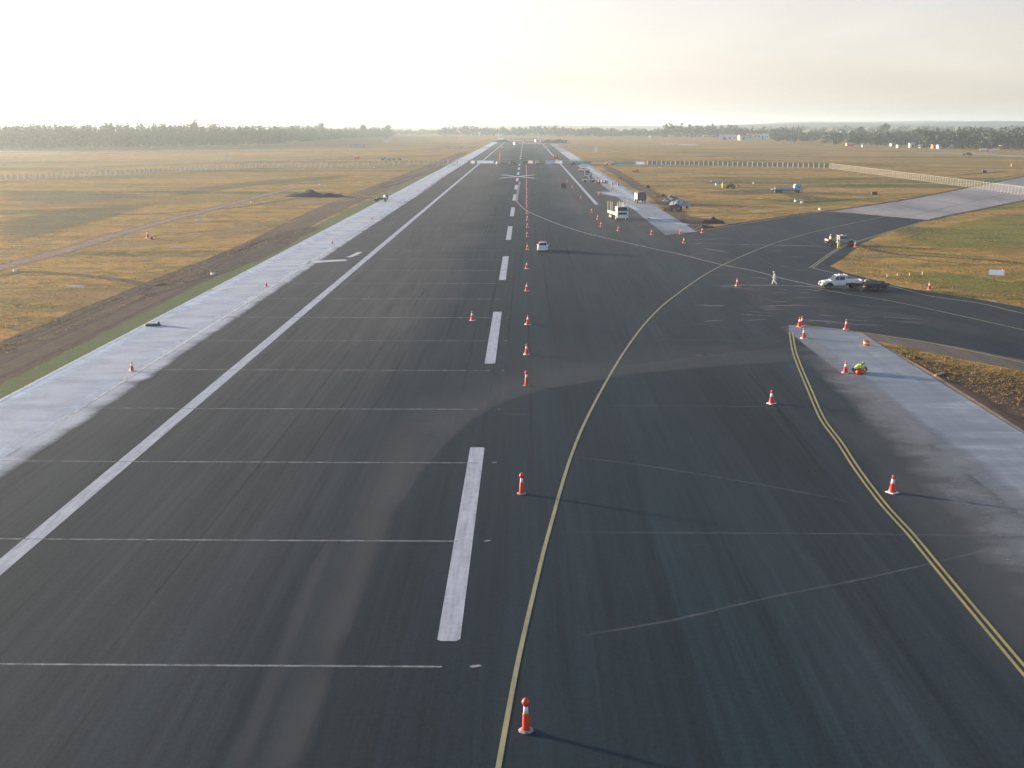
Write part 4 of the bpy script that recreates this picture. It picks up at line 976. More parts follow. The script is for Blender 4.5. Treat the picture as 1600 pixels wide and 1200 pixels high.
# ---------------- people
def skinned(name, pts, edges, rad, mat, parent, sub=1, root=0):
    me = bpy.data.meshes.new(name); me.from_pydata([tuple(p) for p in pts], edges, []); me.update()
    o = bpy.data.objects.new(name, me); COL.objects.link(o)
    o.modifiers.new('skin', 'SKIN'); sv = me.skin_vertices
    if not sv:
        bpy.context.view_layer.objects.active = o
        sv = me.skin_vertices
    for i, r in enumerate(rad):
        sv[0].data[i].radius = r if isinstance(r, tuple) else (r, r); sv[0].data[i].use_root = (i == root)
    s = o.modifiers.new('sub', 'SUBSURF'); s.levels = sub; s.render_levels = sub
    dg = bpy.context.evaluated_depsgraph_get(); nm = bpy.data.meshes.new_from_object(o.evaluated_get(dg))
    bpy.data.objects.remove(o); nm.name = name
    nm.materials.clear(); nm.materials.append(M[mat]); nm.polygons.foreach_set('use_smooth', [True] * len(nm.polygons))
    q = bpy.data.objects.new(name, nm); COL.objects.link(q); q.parent = parent
    return q
POSES = {  # pelvis, chest, neck, head, then (shoulder, elbow, wrist) and (hip, knee, ankle) left/right; person faces +Y
 'walk': dict(pel=(0, 0, .93), che=(0, .04, 1.30), nec=(0, .06, 1.50), hea=(0, .10, 1.62), sh=[(-.18, .04, 1.42), (.18, .04, 1.42)], el=[(-.23, .10, 1.14), (.23, -.10, 1.14)], wr=[(-.22, .30, .98), (.22, -.02, .90)],
             hi=[(-.10, 0, .90), (.10, 0, .90)], kn=[(-.11, .20, .50), (.11, -.02, .48)], an=[(-.11, .28, .09), (.11, -.36, .14)]),
 'stand': dict(pel=(0, 0, .95), che=(0, 0, 1.32), nec=(0, .01, 1.52), hea=(0, .03, 1.65), sh=[(-.19, 0, 1.44), (.19, 0, 1.44)], el=[(-.27, -.02, 1.16), (.26, .0, 1.16)], wr=[(-.24, .14, .96), (.25, .16, .98)],
             hi=[(-.10, 0, .92), (.10, 0, .92)], kn=[(-.12, .03, .50), (.12, .03, .50)], an=[(-.14, 0, .09), (.14, 0, .09)]),
 'lean': dict(pel=(0, -.10, .90), che=(0, .14, 1.22), nec=(0, .27, 1.38), hea=(0, .36, 1.48), sh=[(-.19, .20, 1.32), (.19, .20, 1.32)], el=[(-.25, .34, 1.08), (.25, .34, 1.08)], wr=[(-.18, .56, 1.02), (.18, .56, 1.02)],
             hi=[(-.10, -.08, .88), (.10, -.08, .88)], kn=[(-.12, .06, .48), (.13, -.06, .48)], an=[(-.14, 0, .09), (.16, -.22, .09)]),
 'crouch': dict(pel=(0, -.22, .30), che=(0, .10, .58), nec=(0, .30, .70), hea=(0, .42, .74), sh=[(-.19, .20, .64), (.19, .20, .64)], el=[(-.25, .40, .44), (.25, .42, .44)], wr=[(-.14, .60, .24), (.12, .62, .22)],
             hi=[(-.11, -.18, .28), (.11, -.18, .28)], kn=[(-.20, .22, .42), (.22, .20, .12)], an=[(-.16, .12, .07), (.18, -.24, .08)]),
}
def person(label, p, rz, pose, top, legs, hat, vest=None, sc=1.0, hatm=True):
    t = thing('person', label, 'person', (p.x, p.y, .03), rz, scale=sc); q = POSES[pose]; V = Vector
    pel, che, nec, hea = (V(q[k]) for k in ('pel', 'che', 'nec', 'hea'))
    up = (hea - nec).normalized(); fw = V((0, 1, 0)) - up * up.y; fw.normalize()
    pts = [pel, (pel + che) / 2, che, nec, hea - up * .02, hea + up * .09]; rad = [(.15, .11), (.145, .10), (.17, .11), .055, (.078, .092), (.07, .085)]
    ed = [(0, 1), (1, 2), (2, 3), (3, 4), (4, 5)]
    pts += [hea + fw * .105 - up * .01]; rad += [.014]; ed += [(4, 6)]                     # nose
    for s in (0, 1):
        sg = -1 if s == 0 else 1; a = len(pts)
        sh, el, wr = V(q['sh'][s]), V(q['el'][s]), V(q['wr'][s]); d = (wr - el).normalized()
        pts += [sh, el, wr, wr + d * .06]; rad += [.058, .042, .028, (.036, .02)]; ed += [(2, a), (a, a + 1), (a + 1, a + 2), (a + 2, a + 3)]
        sd_ = d.cross(V((0, 0, 1))).normalized() if abs(d.z) < .9 else V((0, 1, 0)); cur = V((-sg, 0, 0)) * .3
        for k, (o, ln) in enumerate(((-.027, .065), (-.009, .08), (.009, .075), (.027, .058))):
            b = len(pts); pts += [wr + d * .075 + sd_ * o, wr + d * (.075 + ln * .6) + sd_ * o * 1.2, wr + (d * .9 + cur * .5).normalized() * (.075 + ln) + sd_ * o * 1.2]
            rad += [.010, .009, .008]; ed += [(a + 3, b), (b, b + 1), (b + 1, b + 2)]
        b = len(pts); pts += [wr + d * .04 + sd_ * -.04, wr + d * .075 + sd_ * -.06]; rad += [.011, .009]; ed += [(a + 2, b), (b, b + 1)]
        a = len(pts); hi, kn, an = V(q['hi'][s]), V(q['kn'][s]), V(q['an'][s])
        ft = V((0, .17, 0)) if an.z < .12 else V((0, .13, -.09))
        pts += [hi, kn, an, an + ft + V((0, 0, -.04))]; rad += [.09, .06, .042, .03]; ed += [(0, a), (a, a + 1), (a + 1, a + 2), (a + 2, a + 3)]
    skinned('body', pts, ed, rad, 'skin', t)
    # clothes
    P = [pel, (pel + che) / 2, che, nec - up * .05]; r = [(.165, .13), (.165, .125), (.19, .135), .085]; e = [(0, 1), (1, 2), (2, 3)]
    for s in (0, 1):
        a = len(P); P += [V(q['sh'][s]), V(q['el'][s]), V(q['wr'][s])]; r += [.078, .062, .046]; e += [(2, a), (a, a + 1), (a + 1, a + 2)]
    skinned('jacket' if top != legs else 'coverall_top', P, e, r, top, t)
    P = [pel]; r = [(.165, .13)]; e = []
    for s in (0, 1):
        a = len(P); hi, kn, an = (V(q[k][s]) for k in ('hi', 'kn', 'an')); P += [hi, kn, an + (kn - an).normalized() * .03]; r += [.115, .085, .068]; e += [(0, a), (a, a + 1), (a + 1, a + 2)]
    skinned('trousers', P, e, r, legs, t)
    for s in (0, 1):
        an = V(q['an'][s]); ft = V((0, .19, -.05)) if an.z < .12 else V((0, .12, -.12))
        m = MB(); m.tube(an + V((0, -.05, -.03)), an + ft + V((0, 0, .0)), .055, .042, 10); m.tube(an + V((0, -.01, -.05)), an + V((0, -.01, .09)), .06, .056, 10); m.build('boot', 'leather', t, smooth=True)
    if vest:
        P = [pel + (che - pel) * .2, (pel + che) / 2, che, che + (nec - che) * .5]; skinned('safety_vest', P, [(0, 1), (1, 2), (2, 3)], [(.185, .15), (.18, .145), (.20, .152), (.15, .12)], vest, t)
    h = MB(); c = hea + up * .05; u = up; n = 12; sdv = u.cross(fw)
    rings = [(.155, -.005), (.118, .012), (.118, .05), (.10, .10), (.055, .135), (.01, .145)] if hatm else [(.105, -.02), (.11, .04), (.085, .09), (.03, .115)]
    vs = []
    for rr, hh in rings: vs += [c + u * (hh + .015) + (fw * math.cos(2 * math.pi * i / n) * 1.12 + sdv * math.sin(2 * math.pi * i / n)) * rr for i in range(n)]
    fs = [(k * n + i, k * n + (i + 1) % n, (k + 1) * n + (i + 1) % n, (k + 1) * n + i) for k in range(len(rings) - 1) for i in range(n)] + [tuple(range(n)), tuple(range((len(rings) - 1) * n, len(rings) * n))]
    h.add(vs, fs); h.build('hard_hat' if hatm else 'cap', hat, t, smooth=True)
    return t
person('person in a white coverall and white hat walking left across the taxiway', G(1210, 446), R(80), 'walk', 'white_cloth', 'white_cloth', 'white_cloth', hatm=False, sc=1.03)
person('worker in a pale vest and dark trousers standing left of the silver ute', G(1297, 384), R(-80), 'stand', 'cream_cloth', 'navy_cloth', 'white_paint', 'cream_cloth', 1.08)
person('worker in yellow trousers and white hard hat standing in front of the silver ute', G(1310, 390), R(10), 'lean', 'cream_cloth', 'yellow_cloth', 'white_paint', None, 1.08)
person('worker in dark clothes and a white hat right of the silver ute', G(1325, 383), R(70), 'lean', 'navy_cloth', 'navy_cloth', 'white_paint', None, 1.05)
person('worker in a lime vest crouching beside a cone on the right shoulder', G(1339, 584), R(-75), 'crouch', 'lime_cloth', 'navy_cloth', 'khaki_cloth', 'lime_cloth', 1.12, False)
person('worker in lime standing in the grass left of the small digger', G(1128.5, 295), R(-60), 'stand', 'lime_cloth', 'lime_cloth', 'white_paint', 'lime_cloth', 1.15)
person('worker in pale clothes at the tail of the blue flatbed truck', G(1210.5, 302), R(-90), 'stand', 'cream_cloth', 'khaki_cloth', 'white_paint', None, 1.1)
person('worker in dark trousers right of the white ute on the far shoulder', G(949, 287), R(160), 'stand', 'white_cloth', 'navy_cloth', 'white_paint', None)

def small(name, label, cat, px, py, rz=0.0, group=None): return thing(name, label, cat, (*G(px, py).xy, 0.02), rz, group)
# red kit in front of the crouching worker
t = small('tool_bag', 'red tool bag on the ground in front of the crouching worker', 'bag', 1343.5, 585, .4)
MB().lathe([(.14, -.38), (.20, -.3), (.21, .3), (.14, .38)], (0, 0, .2), 'x', 12).build('bag_body', 'red_plastic', t, smooth=True); MB().path([(-.2, 0, .38), (-.1, 0, .5), (.1, 0, .5), (.2, 0, .38)], .02).build('handle', 'black_rubber', t)
t = small('saw', 'dark machine lying right of the red tool bag', 'machine', 1350, 582, .2)
MB().lathe([(.12, -.3), (.26, -.22), (.26, .1), (.12, .25)], (0, 0, .25), 'x', 12).build('motor', 'dark_metal', t, smooth=True); MB().path([(-.3, 0, .3), (-.8, .1, .12)], .04).build('handle', 'dark_metal', t)
t = small('bucket', 'orange and cream bucket near the corner of the right shoulder', 'bucket', 1354, 540)
MB().lathe([(.27, 0), (.33, .42), (.34, .46), (.30, .46), (.26, .06)]).build('pail', 'orange_plastic', t, smooth=True); MB().lathe([(.31, .2), (.325, .34)]).build('label_band', 'cream_paint', t); MB().path([(-.33, 0, .44), (-.25, 0, .68), (0, 0, .76), (.25, 0, .68), (.33, 0, .44)], .015).build('handle', 'steel', t)
t = small('rubber_mat_roll', 'dark flat bundle at the left rim of the pale shoulder', 'bundle', 239, 509, .3)
MB().box((0, 0, .10), (1.7, .8, .2), taper=.85).build('mat', 'dark_metal', t, bevel=.05); MB().lathe([(.16, -.4), (.16, .4)], (.55, 0, .24), 'y', 10).build('roll', 'charcoal_paint', t)
# white tilted marker panel on the grass island
t = small('marker_board', 'white sloping board on legs in the grass island', 'sign board', 1557, 431, R(-25))
MB().quad([(-1.0, -.55, .12), (1.0, -.55, .12), (1.0, .45, .75), (-1.0, .45, .75)], .05).build('panel', 'white_paint', t)
for x in (-.85, .85): MB().box((x, .42, .38), (.07, .07, .75)).build('leg', 'grey_paint', t)
t = small('red_lamp_stand', 'small red and white lamp right behind the white sloping board', 'lamp', 1566, 428)
MB().tube((0, 0, 0), (0, 0, .7), .05).build('post', 'white_paint', t); MB().lathe([(.12, .7), (.14, .8), (.1, .95)]).build('lamp_head', 'red_lens', t)
gp = 'short white pegs in a row on the grass island'
for n, (x, y) in enumerate(((1386, 433), (1402, 431), (1421, 431), (1441, 429))):
    t = small('marker_peg', 'short white peg on the grass island, %s from the left' % ['first', 'second', 'third', 'fourth'][n], 'peg', x, y, 0, gp)
    MB().tube((0, 0, 0), (0, 0, .30), .05, .05, 8).build('stem', 'white_paint', t); MB().lathe([(.06, .30), (.07, .34), (.05, .40)], n=10).build('cap', 'cream_paint', t)
t = small('timber_plank', 'cream plank lying on the earth wedge right of the shoulder', 'plank', 1467, 586, .8); MB().box((0, 0, .06), (1.5, .22, .08)).build('board', 'timber', t); MB().box((0.1, 0.02, .13), (1.2, .1, .05)).build('batten', 'timber', t)

# field markers: white gable-shaped runway boundary markers
def gable(label, px, py, rz, Lm=2.4, mat='white_paint', group=None, w=.9, h=.7):
    t = small('boundary_marker', label, 'marker', px, py, rz, group); Lm *= .75; w *= .75; h *= .6
    MB().prism([(-w / 2, 0), (w / 2, 0), (.04, h), (-.04, h)], -Lm / 2, Lm / 2).build('cover', mat, t)
    MB().box((0, 0, h + .03), (Lm * .98, .1, .06)).build('ridge', 'galvanised', t)
    return t
gable('white ridged marker on the grass near the dark rut in the left field', 311, 345, .3, 1.5)
gable('small white marker just behind the ridged one in the left field', 321, 338, .2, .8)
for l, x, y in (('small white marker left of the pink cone in the left field', 199, 371), ('small white marker on the dark rut end of the left field', 123, 395), ('small white marker beside the dirt track at the left frame edge', 24, 424),
                ('small white marker on the grass left of the dark mound', 393, 316), ('pale white marker on the bank above the left lawn strip', 333, 429), ('white marker beyond the dark mound near the fence', 585, 262), ('small white marker behind the dark mound', 499, 289)):
    gable(l, x, y, random.random(), .8, w=.5, h=.4)
gable('long white marker on the grass near the start of the right fence', 1034, 262, 0, 4.0)
gable('white marker beyond the fence left of the pink barriers', 671, 237, .1, 8)
gable('white marker beyond the fence right of the pink barriers', 962, 237, 0, 8)
for l, x, y in (('white marker left of the worker in lime in the right grass', 1119, 289), ('tiny white marker furthest left in the right grass', 1111, 284), ('white and red marker above the flatbed truck', 1177, 287), ('pair of white markers nearest the taxiway edge, right one', 1253, 317),
                ('pair of white markers nearest the taxiway edge, left one', 1243, 315), ('tiny white marker just above the taxiway edge', 1281, 328)):
    gable(l, x, y, random.random(), 1.3 if 'right one' in l else .8, w=.8, h=.8)
def dark_box(label, px, py, w=1.6, h=.9, mat='charcoal_paint', name='marker_box', cat='box'):
    t = small(name, label, cat, px, py); MB().box((0, 0, h / 2), (w, .5, h)).build('case', mat, t, bevel=.04); MB().box((0, 0, h + .03), (w * 1.05, .56, .06)).build('lid', mat, t); return t
dark_box('black box in the grass right of the far shoulder', 1012, 293.5, 1.3, .8)
dark_box('black box in the green grass below the diagonal fence', 1366, 304.5, 1.6, .9)
dark_box('dark box in the field beyond the diagonal fence', 1538, 270, 1.8, 1.0)
dark_box('yellow box near the right frame edge beyond the diagonal fence', 1582, 260, 1.4, 1.3, 'yellow_paint')
dark_box('orange box beyond the left fence', 558, 249, 3.0, 1.4, 'orange_paint')
dark_box('white cabinet in the far left field', 354, 246, 2.2, 2.6, 'white_paint', 'cabinet', 'cabinet')
dark_box('small white post box before the left woods', 237, 233, 1.2, 2.2, 'white_paint', 'cabinet', 'cabinet')
dark_box('white hut in the misty field left of the runway', 604, 223, 7, 3.6, 'white_paint', 'hut', 'hut')
t = small('shipping_container', 'dark container in the far field left of the runway', 'container', 559, 231, 0); MB().box((0, 0, 1.6), (12.5, 2.5, 3.2)).build('box', 'charcoal_paint', t, bevel=.05); MB().box((0, -1.3, 1.6), (11.8, .1, 2.8)).build('side_panel', 'blue_paint', t)
ute('pale blue ute parked beyond the left fence, left of the pair', G(603, 250.5), R(88), 'blue_paint', True, 'flat').scale = (1.2,) * 3
ute('grey ute parked beyond the left fence, right of the pair', G(620, 250.5), R(-88), 'grey_paint', False, 'flat').scale = (1.2,) * 3
ute('dark ute on the far track before the aircraft', G(1511, 243), R(-90), 'charcoal_paint').scale = (1.3,) * 3

# ---------------- heaps
def heap(label, px, py, rx, ry, h, mat, name='spoil_heap', cat='heap', rz=0.0, seed=0):
    n, m = 28, 16; vs, fs = [], []; p = G(px, py)
    for j in range(m):
        for i in range(n):
            u, v = i / (n - 1) * 2 - 1, j / (m - 1) * 2 - 1; r = math.sqrt(u * u + v * v)
            z = max(0, 1 - r * r) ** .8 * h * (.75 + .9 * mnoise.noise(Vector((u * 2.2 + seed, v * 1.6, seed)))) + mnoise.noise(Vector((u * 7, v * 6, seed))) * h * .14 * max(0, 1 - r)
            vs.append((u * rx, v * ry, max(-.05, z - .04)))
    for j in range(m - 1):
        for i in range(n - 1): fs.append((j * n + i, j * n + i + 1, (j + 1) * n + i + 1, (j + 1) * n + i))
    o = MB().add(vs, fs).build(name, mat, smooth=False); o.location = (p.x, p.y, 0); o.rotation_euler = (0, 0, rz)
    return tag(o, label, cat)
heap('long dark mound in the left field', 492, 307, 9, 4, 1.9, 'dark_soil', seed=1.3)
heap('grey rubble heap behind the rusty loader', 1050, 314, 2.8, 2.0, 1.3, 'grey_rubble', seed=2.2)
heap('low brown heap at the right rim of the far shoulder', 1032, 306.5, 2.4, 1.6, .9, 'soil', seed=3.4)
heap('dark brown heap beside the taxiway edge', 1115, 349, 2.6, 1.4, 1.2, 'dark_soil', seed=4.7)
heap('low dark heap at the corner of the taxiway', 1103, 356, 2.0, 1.0, .6, 'dark_soil', seed=5.1)
heap('dark clod left of the brown digger on the far field', 994, 268.5, 2.0, 1.4, .9, 'soil', seed=6.1)
heap('long low soil ridge beyond the pink barriers', 785, 222, 14, 5, 3.0, 'soil', seed=7.1)
heap('dark soil ridge in the far works right of the runway', 866, 223.5, 18, 6, 4.0, 'soil', seed=8.3)
t = small('tarpaulin', 'blue grey tarpaulin draped over a frame behind the rusty loader', 'tarpaulin', 1065, 321.5, -.5)
vs = [(x, y, max(.03, (1.6 - .35 * abs(y) * 1.6 - .28 * abs(x + .8)) + .12 * mnoise.noise(Vector((x, y, 3))))) for y in [-2 + .4 * k for k in range(11)] for x in [-3 + .5 * k for k in range(13)]]
MB().add(vs, [(j * 13 + i, j * 13 + i + 1, (j + 1) * 13 + i + 1, (j + 1) * 13 + i) for j in range(10) for i in range(12)]).build('sheet', 'blue_tarp', t)
MB().path([(-2.6, 0, 0), (-.8, 0, 1.55), (2.4, 0, .5)], .05).build('pole', 'steel', t)
t = small('timber_stack', 'pale timber stack right of the rusty loader', 'timber', 1067, 327.5, 0)
for k in range(3): MB().box((0, -.2 + .2 * k, .12 + .1 * (k == 1)), (3.4, .18, .1)).build('beam', 'timber', t)
# kit rack on the far shoulder
t = small('tool_rack', 'rack of red and dark machines right of the white ute on the far shoulder', 'rack', 939, 287.5, .1)
MB().box((0, 0, .3), (4.6, 1.2, .12)).build('frame', 'dark_metal', t)
for k in range(4): MB().lathe([(.3, 0), (.36, .2), (.30, .9), (.15, 1.0)], (-1.7 + 1.1 * k, 0, .36), n=10).build('engine', ['rust_paint', 'dark_metal', 'red_plastic', 'dark_metal'][k], t)
for l, x, y in (('small dark drum on the far shoulder, left of two', 957, 289), ('small dark drum on the far shoulder, right of two', 966, 290.5)):
    t = small('drum', l, 'drum', x, y); MB().lathe([(.3, 0), (.32, .05), (.30, .45), (.32, .5), (.30, .85)]).build('shell', 'charcoal_paint', t); MB().lathe([(.31, .85), (.31, .9)]).build('lid', 'rust_paint', t)

# ---------------- fences
defm('post_grey', (0.50, 0.46, 0.38), 0.7)
defm('post_white', (0.85, 0.82, 0.72), 0.6, var=.1)
def fence(label, A, B, step, h=2.2, rails=(.3,), mesh='fence_mesh', t=.38, rr=.05, pm='post_white'):
    A = Vector(A); B = Vector(B); d = B - A; Ln = d.length; n = min(99, int(Ln / step)); f = thing('mesh_fence', label, 'fence', (A.x, A.y, 0)); u = d / Ln
    m = MB()
    for z in rails: m.tube((0, 0, z), (d.x, d.y, z), rr, rr, 6)
    m.build('rail', 'galvanised', f)
    m = MB(); nv = Vector((-u.y, u.x, 0)) * .012
    m.add([(nv.x, nv.y, .1), (d.x + nv.x, d.y + nv.y, .1), (d.x + nv.x, d.y + nv.y, h - .08), (nv.x, nv.y, h - .08)], [(0, 1, 2, 3)]); m.build('mesh_panel', mesh, f)
    src = None
    for i in range(n + 1):
        p = u * (Ln * i / n)
        if src is None:
            q = MB(); q.box((0, 0, h / 2), (t, t, h)); q.box((0, 0, .08), (.5, .5, .16)); src = o = q.build('post', pm, f)
        else: o = src.copy(); COL.objects.link(o); o.parent = f
        o.location = (p.x, p.y, 0); o.rotation_euler = (0, 0, random.uniform(-.03, .03)); o.scale = (1, 1, random.uniform(.95, 1.06))
    return f
m_, nt_, b_ = nmat('wire_mesh'); b_.inputs['Base Color'].default_value = (.25, .27, .28, 1); b_.inputs['Alpha'].default_value = .16; M['fence_mesh'] = m_
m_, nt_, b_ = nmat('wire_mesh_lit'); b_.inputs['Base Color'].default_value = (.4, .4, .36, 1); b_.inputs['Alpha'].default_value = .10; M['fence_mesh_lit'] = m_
m_, nt_, b_ = nmat('shade_cloth'); b_.inputs['Base Color'].default_value = (.14, .16, .17, 1); b_.inputs['Alpha'].default_value = .72; b_.inputs['Roughness'].default_value = .9; M['fence_cloth'] = m_
def pt(x, y): v = G(x, y); return (v.x, v.y, 0)
fence('long pale post fence across the left half of the field', pt(-30, 284.5), pt(400, 262.5), 2.9)
fence('straight pale post fence between the left field and the runway barriers', pt(401, 262.5), pt(715, 257.5), 2.75)
fence('grey cloth fence with pale posts across the right field', pt(1012, 257.5), pt(1296, 262.5), 2.6, mesh='fence_cloth')
fence('sunlit post fence running diagonally over the right taxiway', pt(1298, 263), pt(1625, 308), 2.6, 2.4, (2.35,), 'fence_mesh_lit', .075, .025, 'post_grey')

# ---------------- banners, barriers and works across the runway
def banner(label, x0, x1, py, cloth, h=1.7, group='cloth barriers across the runway'):
    a, b = G(x0 - .6, py), G(x1 + .6, py); w = b.x - a.x; t = thing('cloth_barrier', label, 'barrier', ((a.x + b.x) / 2, a.y, .02), 0, group)
    n = max(4, int(w / .5)); vs = []
    for k in range(n + 1):
        x = -w / 2 + w * k / n; vs += [(x, .05 * math.sin(k * 1.3), .25), (x, .07 * math.sin(k * 1.9 + 1), h - .05)]
    vs2 = [(x, y + .02, z) for x, y, z in vs]
    fs = [(2 * k, 2 * k + 2, 2 * k + 3, 2 * k + 1) for k in range(n)]
    MB().add(vs, fs).build('cloth', cloth, t)
    m = MB(); m.path([(-w / 2, .1, .05), (-w / 2, .1, h), (w / 2, .1, h), (w / 2, .1, .05)], .05)
    for x in (-w / 2, 0, w / 2): m.box((x, .1, .08), (.3, .9, .14))
    m.build('frame', 'galvanised', t); return t
for l, x0, x1, c, y in (('white end panel left of the long pale blue barrier', 736, 741, 'white_sheet', 256), ('long pale blue barrier over the left half of the runway', 746, 771, 'pale_sheet', 256), ('small pink and white barrier right of the centreline cones', 825, 832, 'pink_sheet', 256),
                     ('bright blue barrier right of the yellow machine', 853, 866, 'blue_sheet', 256), ('grey blue barrier next to the bright blue one', 868, 878, 'pale_sheet', 256), ('dark green barrier left of the shoulder', 879, 888, 'green_sheet', 256), ('long green barrier on the far right shoulder', 900, 912, 'teal_sheet', 256.5),
                     ('dark green barrier at the right rim of the shoulder', 912.5, 923, 'green_sheet', 256.5), ('sage barrier between the two green ones', 889.5, 899, 'sage_cloth', 256), ('dark teal barrier right of the parked truck on the grass', 960, 970, 'teal_sheet', 257.5),
                     ('long pale teal barrier in the grass', 970.5, 993, 'sage_cloth', 257.5), ('white topped barrier joining the right fence', 993.5, 1006, 'pale_sheet', 257.5), ('dark green low barrier at the centreline', 806, 815, 'green_sheet', 256), ('dark barrier right of the centreline', 817, 824, 'charcoal_paint', 256)):
    banner(l, x0, x1, y, c)
def barrier(label, x0, x1, py, mat, group):
    a, b = G(x0, py), G(x1, py); w = max(1.5, b.x - a.x); t = thing('water_barrier', label, 'barrier', ((a.x + b.x) / 2, a.y, .02), 0, group)
    MB().prism([(-.55, 0), (.55, 0), (.5, .35), (.2, 1.3), (-.2, 1.3), (-.5, .35)], -w / 2, w / 2).build('shell', mat, t, bevel=.04)
    MB().box((0, 0, 1.32), (w * .8, .2, .1)).build('top_cap', 'white_band', t)
    return t
nth = ['first', 'second', 'third', 'fourth', 'fifth', 'sixth', 'seventh']
for k, (a, b) in enumerate(((696, 704), (706.5, 716.5), (718.5, 722.5), (724.5, 735.5), (737.5, 742))): barrier('far %s barrier left of the runway, %s from the left' % ('white' if k % 2 else 'pink and white', nth[k]), a, b, 231, 'white_sheet' if k % 2 else 'pink_sheet', 'far barriers left of the runway')
for k, (a, b) in enumerate(((875, 886), (888, 897), (900, 904), (906, 915.5), (918, 922), (924, 932))): barrier('far %s barrier right of the runway, %s from the left' % ('white' if k % 2 else 'pink and white', nth[k]), a, b, 231, 'white_sheet' if k % 2 else 'pink_sheet', 'far barriers right of the runway')
for k, x in enumerate((783, 800, 838, 846, 852, 862)): barrier('far barrier on the runway itself, %s from the left' % nth[k], x, x + 3, 231.5, ['pink_plastic', 'grey_paint'][k % 2], 'far barriers on the runway')
# cherry picker, gantry, yellow machine, orange machine
t = small('boom_lift', 'orange boom lift with raised basket at the barriers left of the centreline', 'boom lift', 779, 257, .2)
MB().box((0, 0, .9), (2.4, 3.0, .9)).build('base', 'cream_paint', t, bevel=.08)
for x in (-1.1, 1.1):
    for y in (-1, 1): wheel(t, x, y, .5, .35)
MB().path([(0, 0, 1.3), (.5, 0, 3.0), (1.0, 0, 7.2)], .26).build('boom', 'orange_paint', t)
m = MB(); m.box((1.0, 0, 7.3), (2.2, 1.2, .12)); m.path([(-.1, -.6, 8.3), (2.1, -.6, 8.3), (2.1, .6, 8.3), (-.1, .6, 8.3), (-.1, -.6, 8.3)], .06); [m.tube((x, y, 7.3), (x, y, 8.3), .05) for x in (-.1, 2.1) for y in (-.6, .6)]; m.build('basket', 'olive_paint', t)
t = small('light_gantry', 'pale blue open frame trailer right of the boom lift', 'gantry', 791, 257, 0)
m = MB()
for x in (-1.9, -.6, .7, 1.9): m.box((x, 0, 1.4), (.22, .3, 2.8))
m.box((0, 0, 2.8), (4.1, .4, .3)); m.build('frame', 'blue_paint', t); MB().box((0, .5, .6), (4.2, 1.4, .3)).build('deck', 'dark_metal', t)
for x in (-1.6, 1.6): wheel(t, x, .5, .45, .3)
t = small('road_roller', 'yellow and green road roller at the barriers just left of the centreline', 'roller', 800.5, 257, R(90))
MB().box((0, -.2, 1.1), (1.5, 2.8, .8)).build('body', 'olive_paint', t, bevel=.08); MB().lathe([(.7, -.8), (.7, .8)], (0, 1.5, .7), 'x', 18).build('drum', 'yellow_paint', t); MB().box((0, -.5, 2.5), (1.4, 1.5, .1)).build('canopy', 'green_cloth', t)
for x in (-.6, .6):
    for y in (-1.1, .1): MB().tube((x, y, 1.4), (x, y, 2.5), .05).build('canopy_post', 'dark_metal', t)
for x in (-.75, .75): wheel(t, x, -1.2, .6, .4)
truck('yellow and cream truck parked at the barriers right of the centreline cones', G(844, 257), R(92), 'cream_paint', 'yellow_paint', 'flat', 5.6, sc=.85)
loader('orange machine behind the barriers near the right edge line', G(868, 248.5), R(170), 'orange_paint', 1.25)
ute('white ute parked in the grass at the left end of the teal barriers', G(953, 257.5), R(95), 'white_paint')
dark_box('white cabinet in the grass right of the far barriers', 932.5, 238, 2.0, 4.0, 'white_paint', 'cabinet', 'cabinet')
def mast(label, px, py, h, mat, headm, name='mast', r=.25, hs=1.2):
    t = small(name, label, 'mast', px, py); MB().tube((0, 0, 0), (0, 0, h), r, r * .6, 8).build('pole', mat, t); MB().lathe([(hs * .5, h), (hs, h + .4), (hs * .9, h + 1.4), (hs * .3, h + 1.9)], n=10).build('head', headm, t); return t
mast('orange and white mast left of the far pink barriers', 717.5, 224, 12, 'orange_paint', 'white_paint')
mast('pale mast before the far trees left of the runway end', 780, 218, 14, 'white_paint', 'white_paint', hs=1.6)
mast('small white beacon mast before the far trees', 749, 213.5, 6, 'white_paint', 'white_paint', hs=2.2)
mast('white beacon mast in the far field right of the runway', 1016, 218.5, 4, 'white_paint', 'white_paint', hs=2.0)
for l, x, y, c in (('far white van on the runway, nearest of the works vehicles', 805.5, 228, 'white_paint'), ('white van in the far works right of the centreline', 819.5, 222.5, 'white_paint'), ('white truck in the far works, left of the close pair', 838, 223, 'white_paint'),
                   ('white truck in the far works, right of the close pair', 846.5, 223, 'white_paint'), ('cream truck at the far works before the right shoulder', 878, 223, 'cream_paint'), ('pale truck behind the cream one at the far works', 884.5, 223, 'white_paint')):
    truck(l, G(x, y), R(180 + random.uniform(-15, 15)), c, c, 'box', 5.6, sc=1.25)

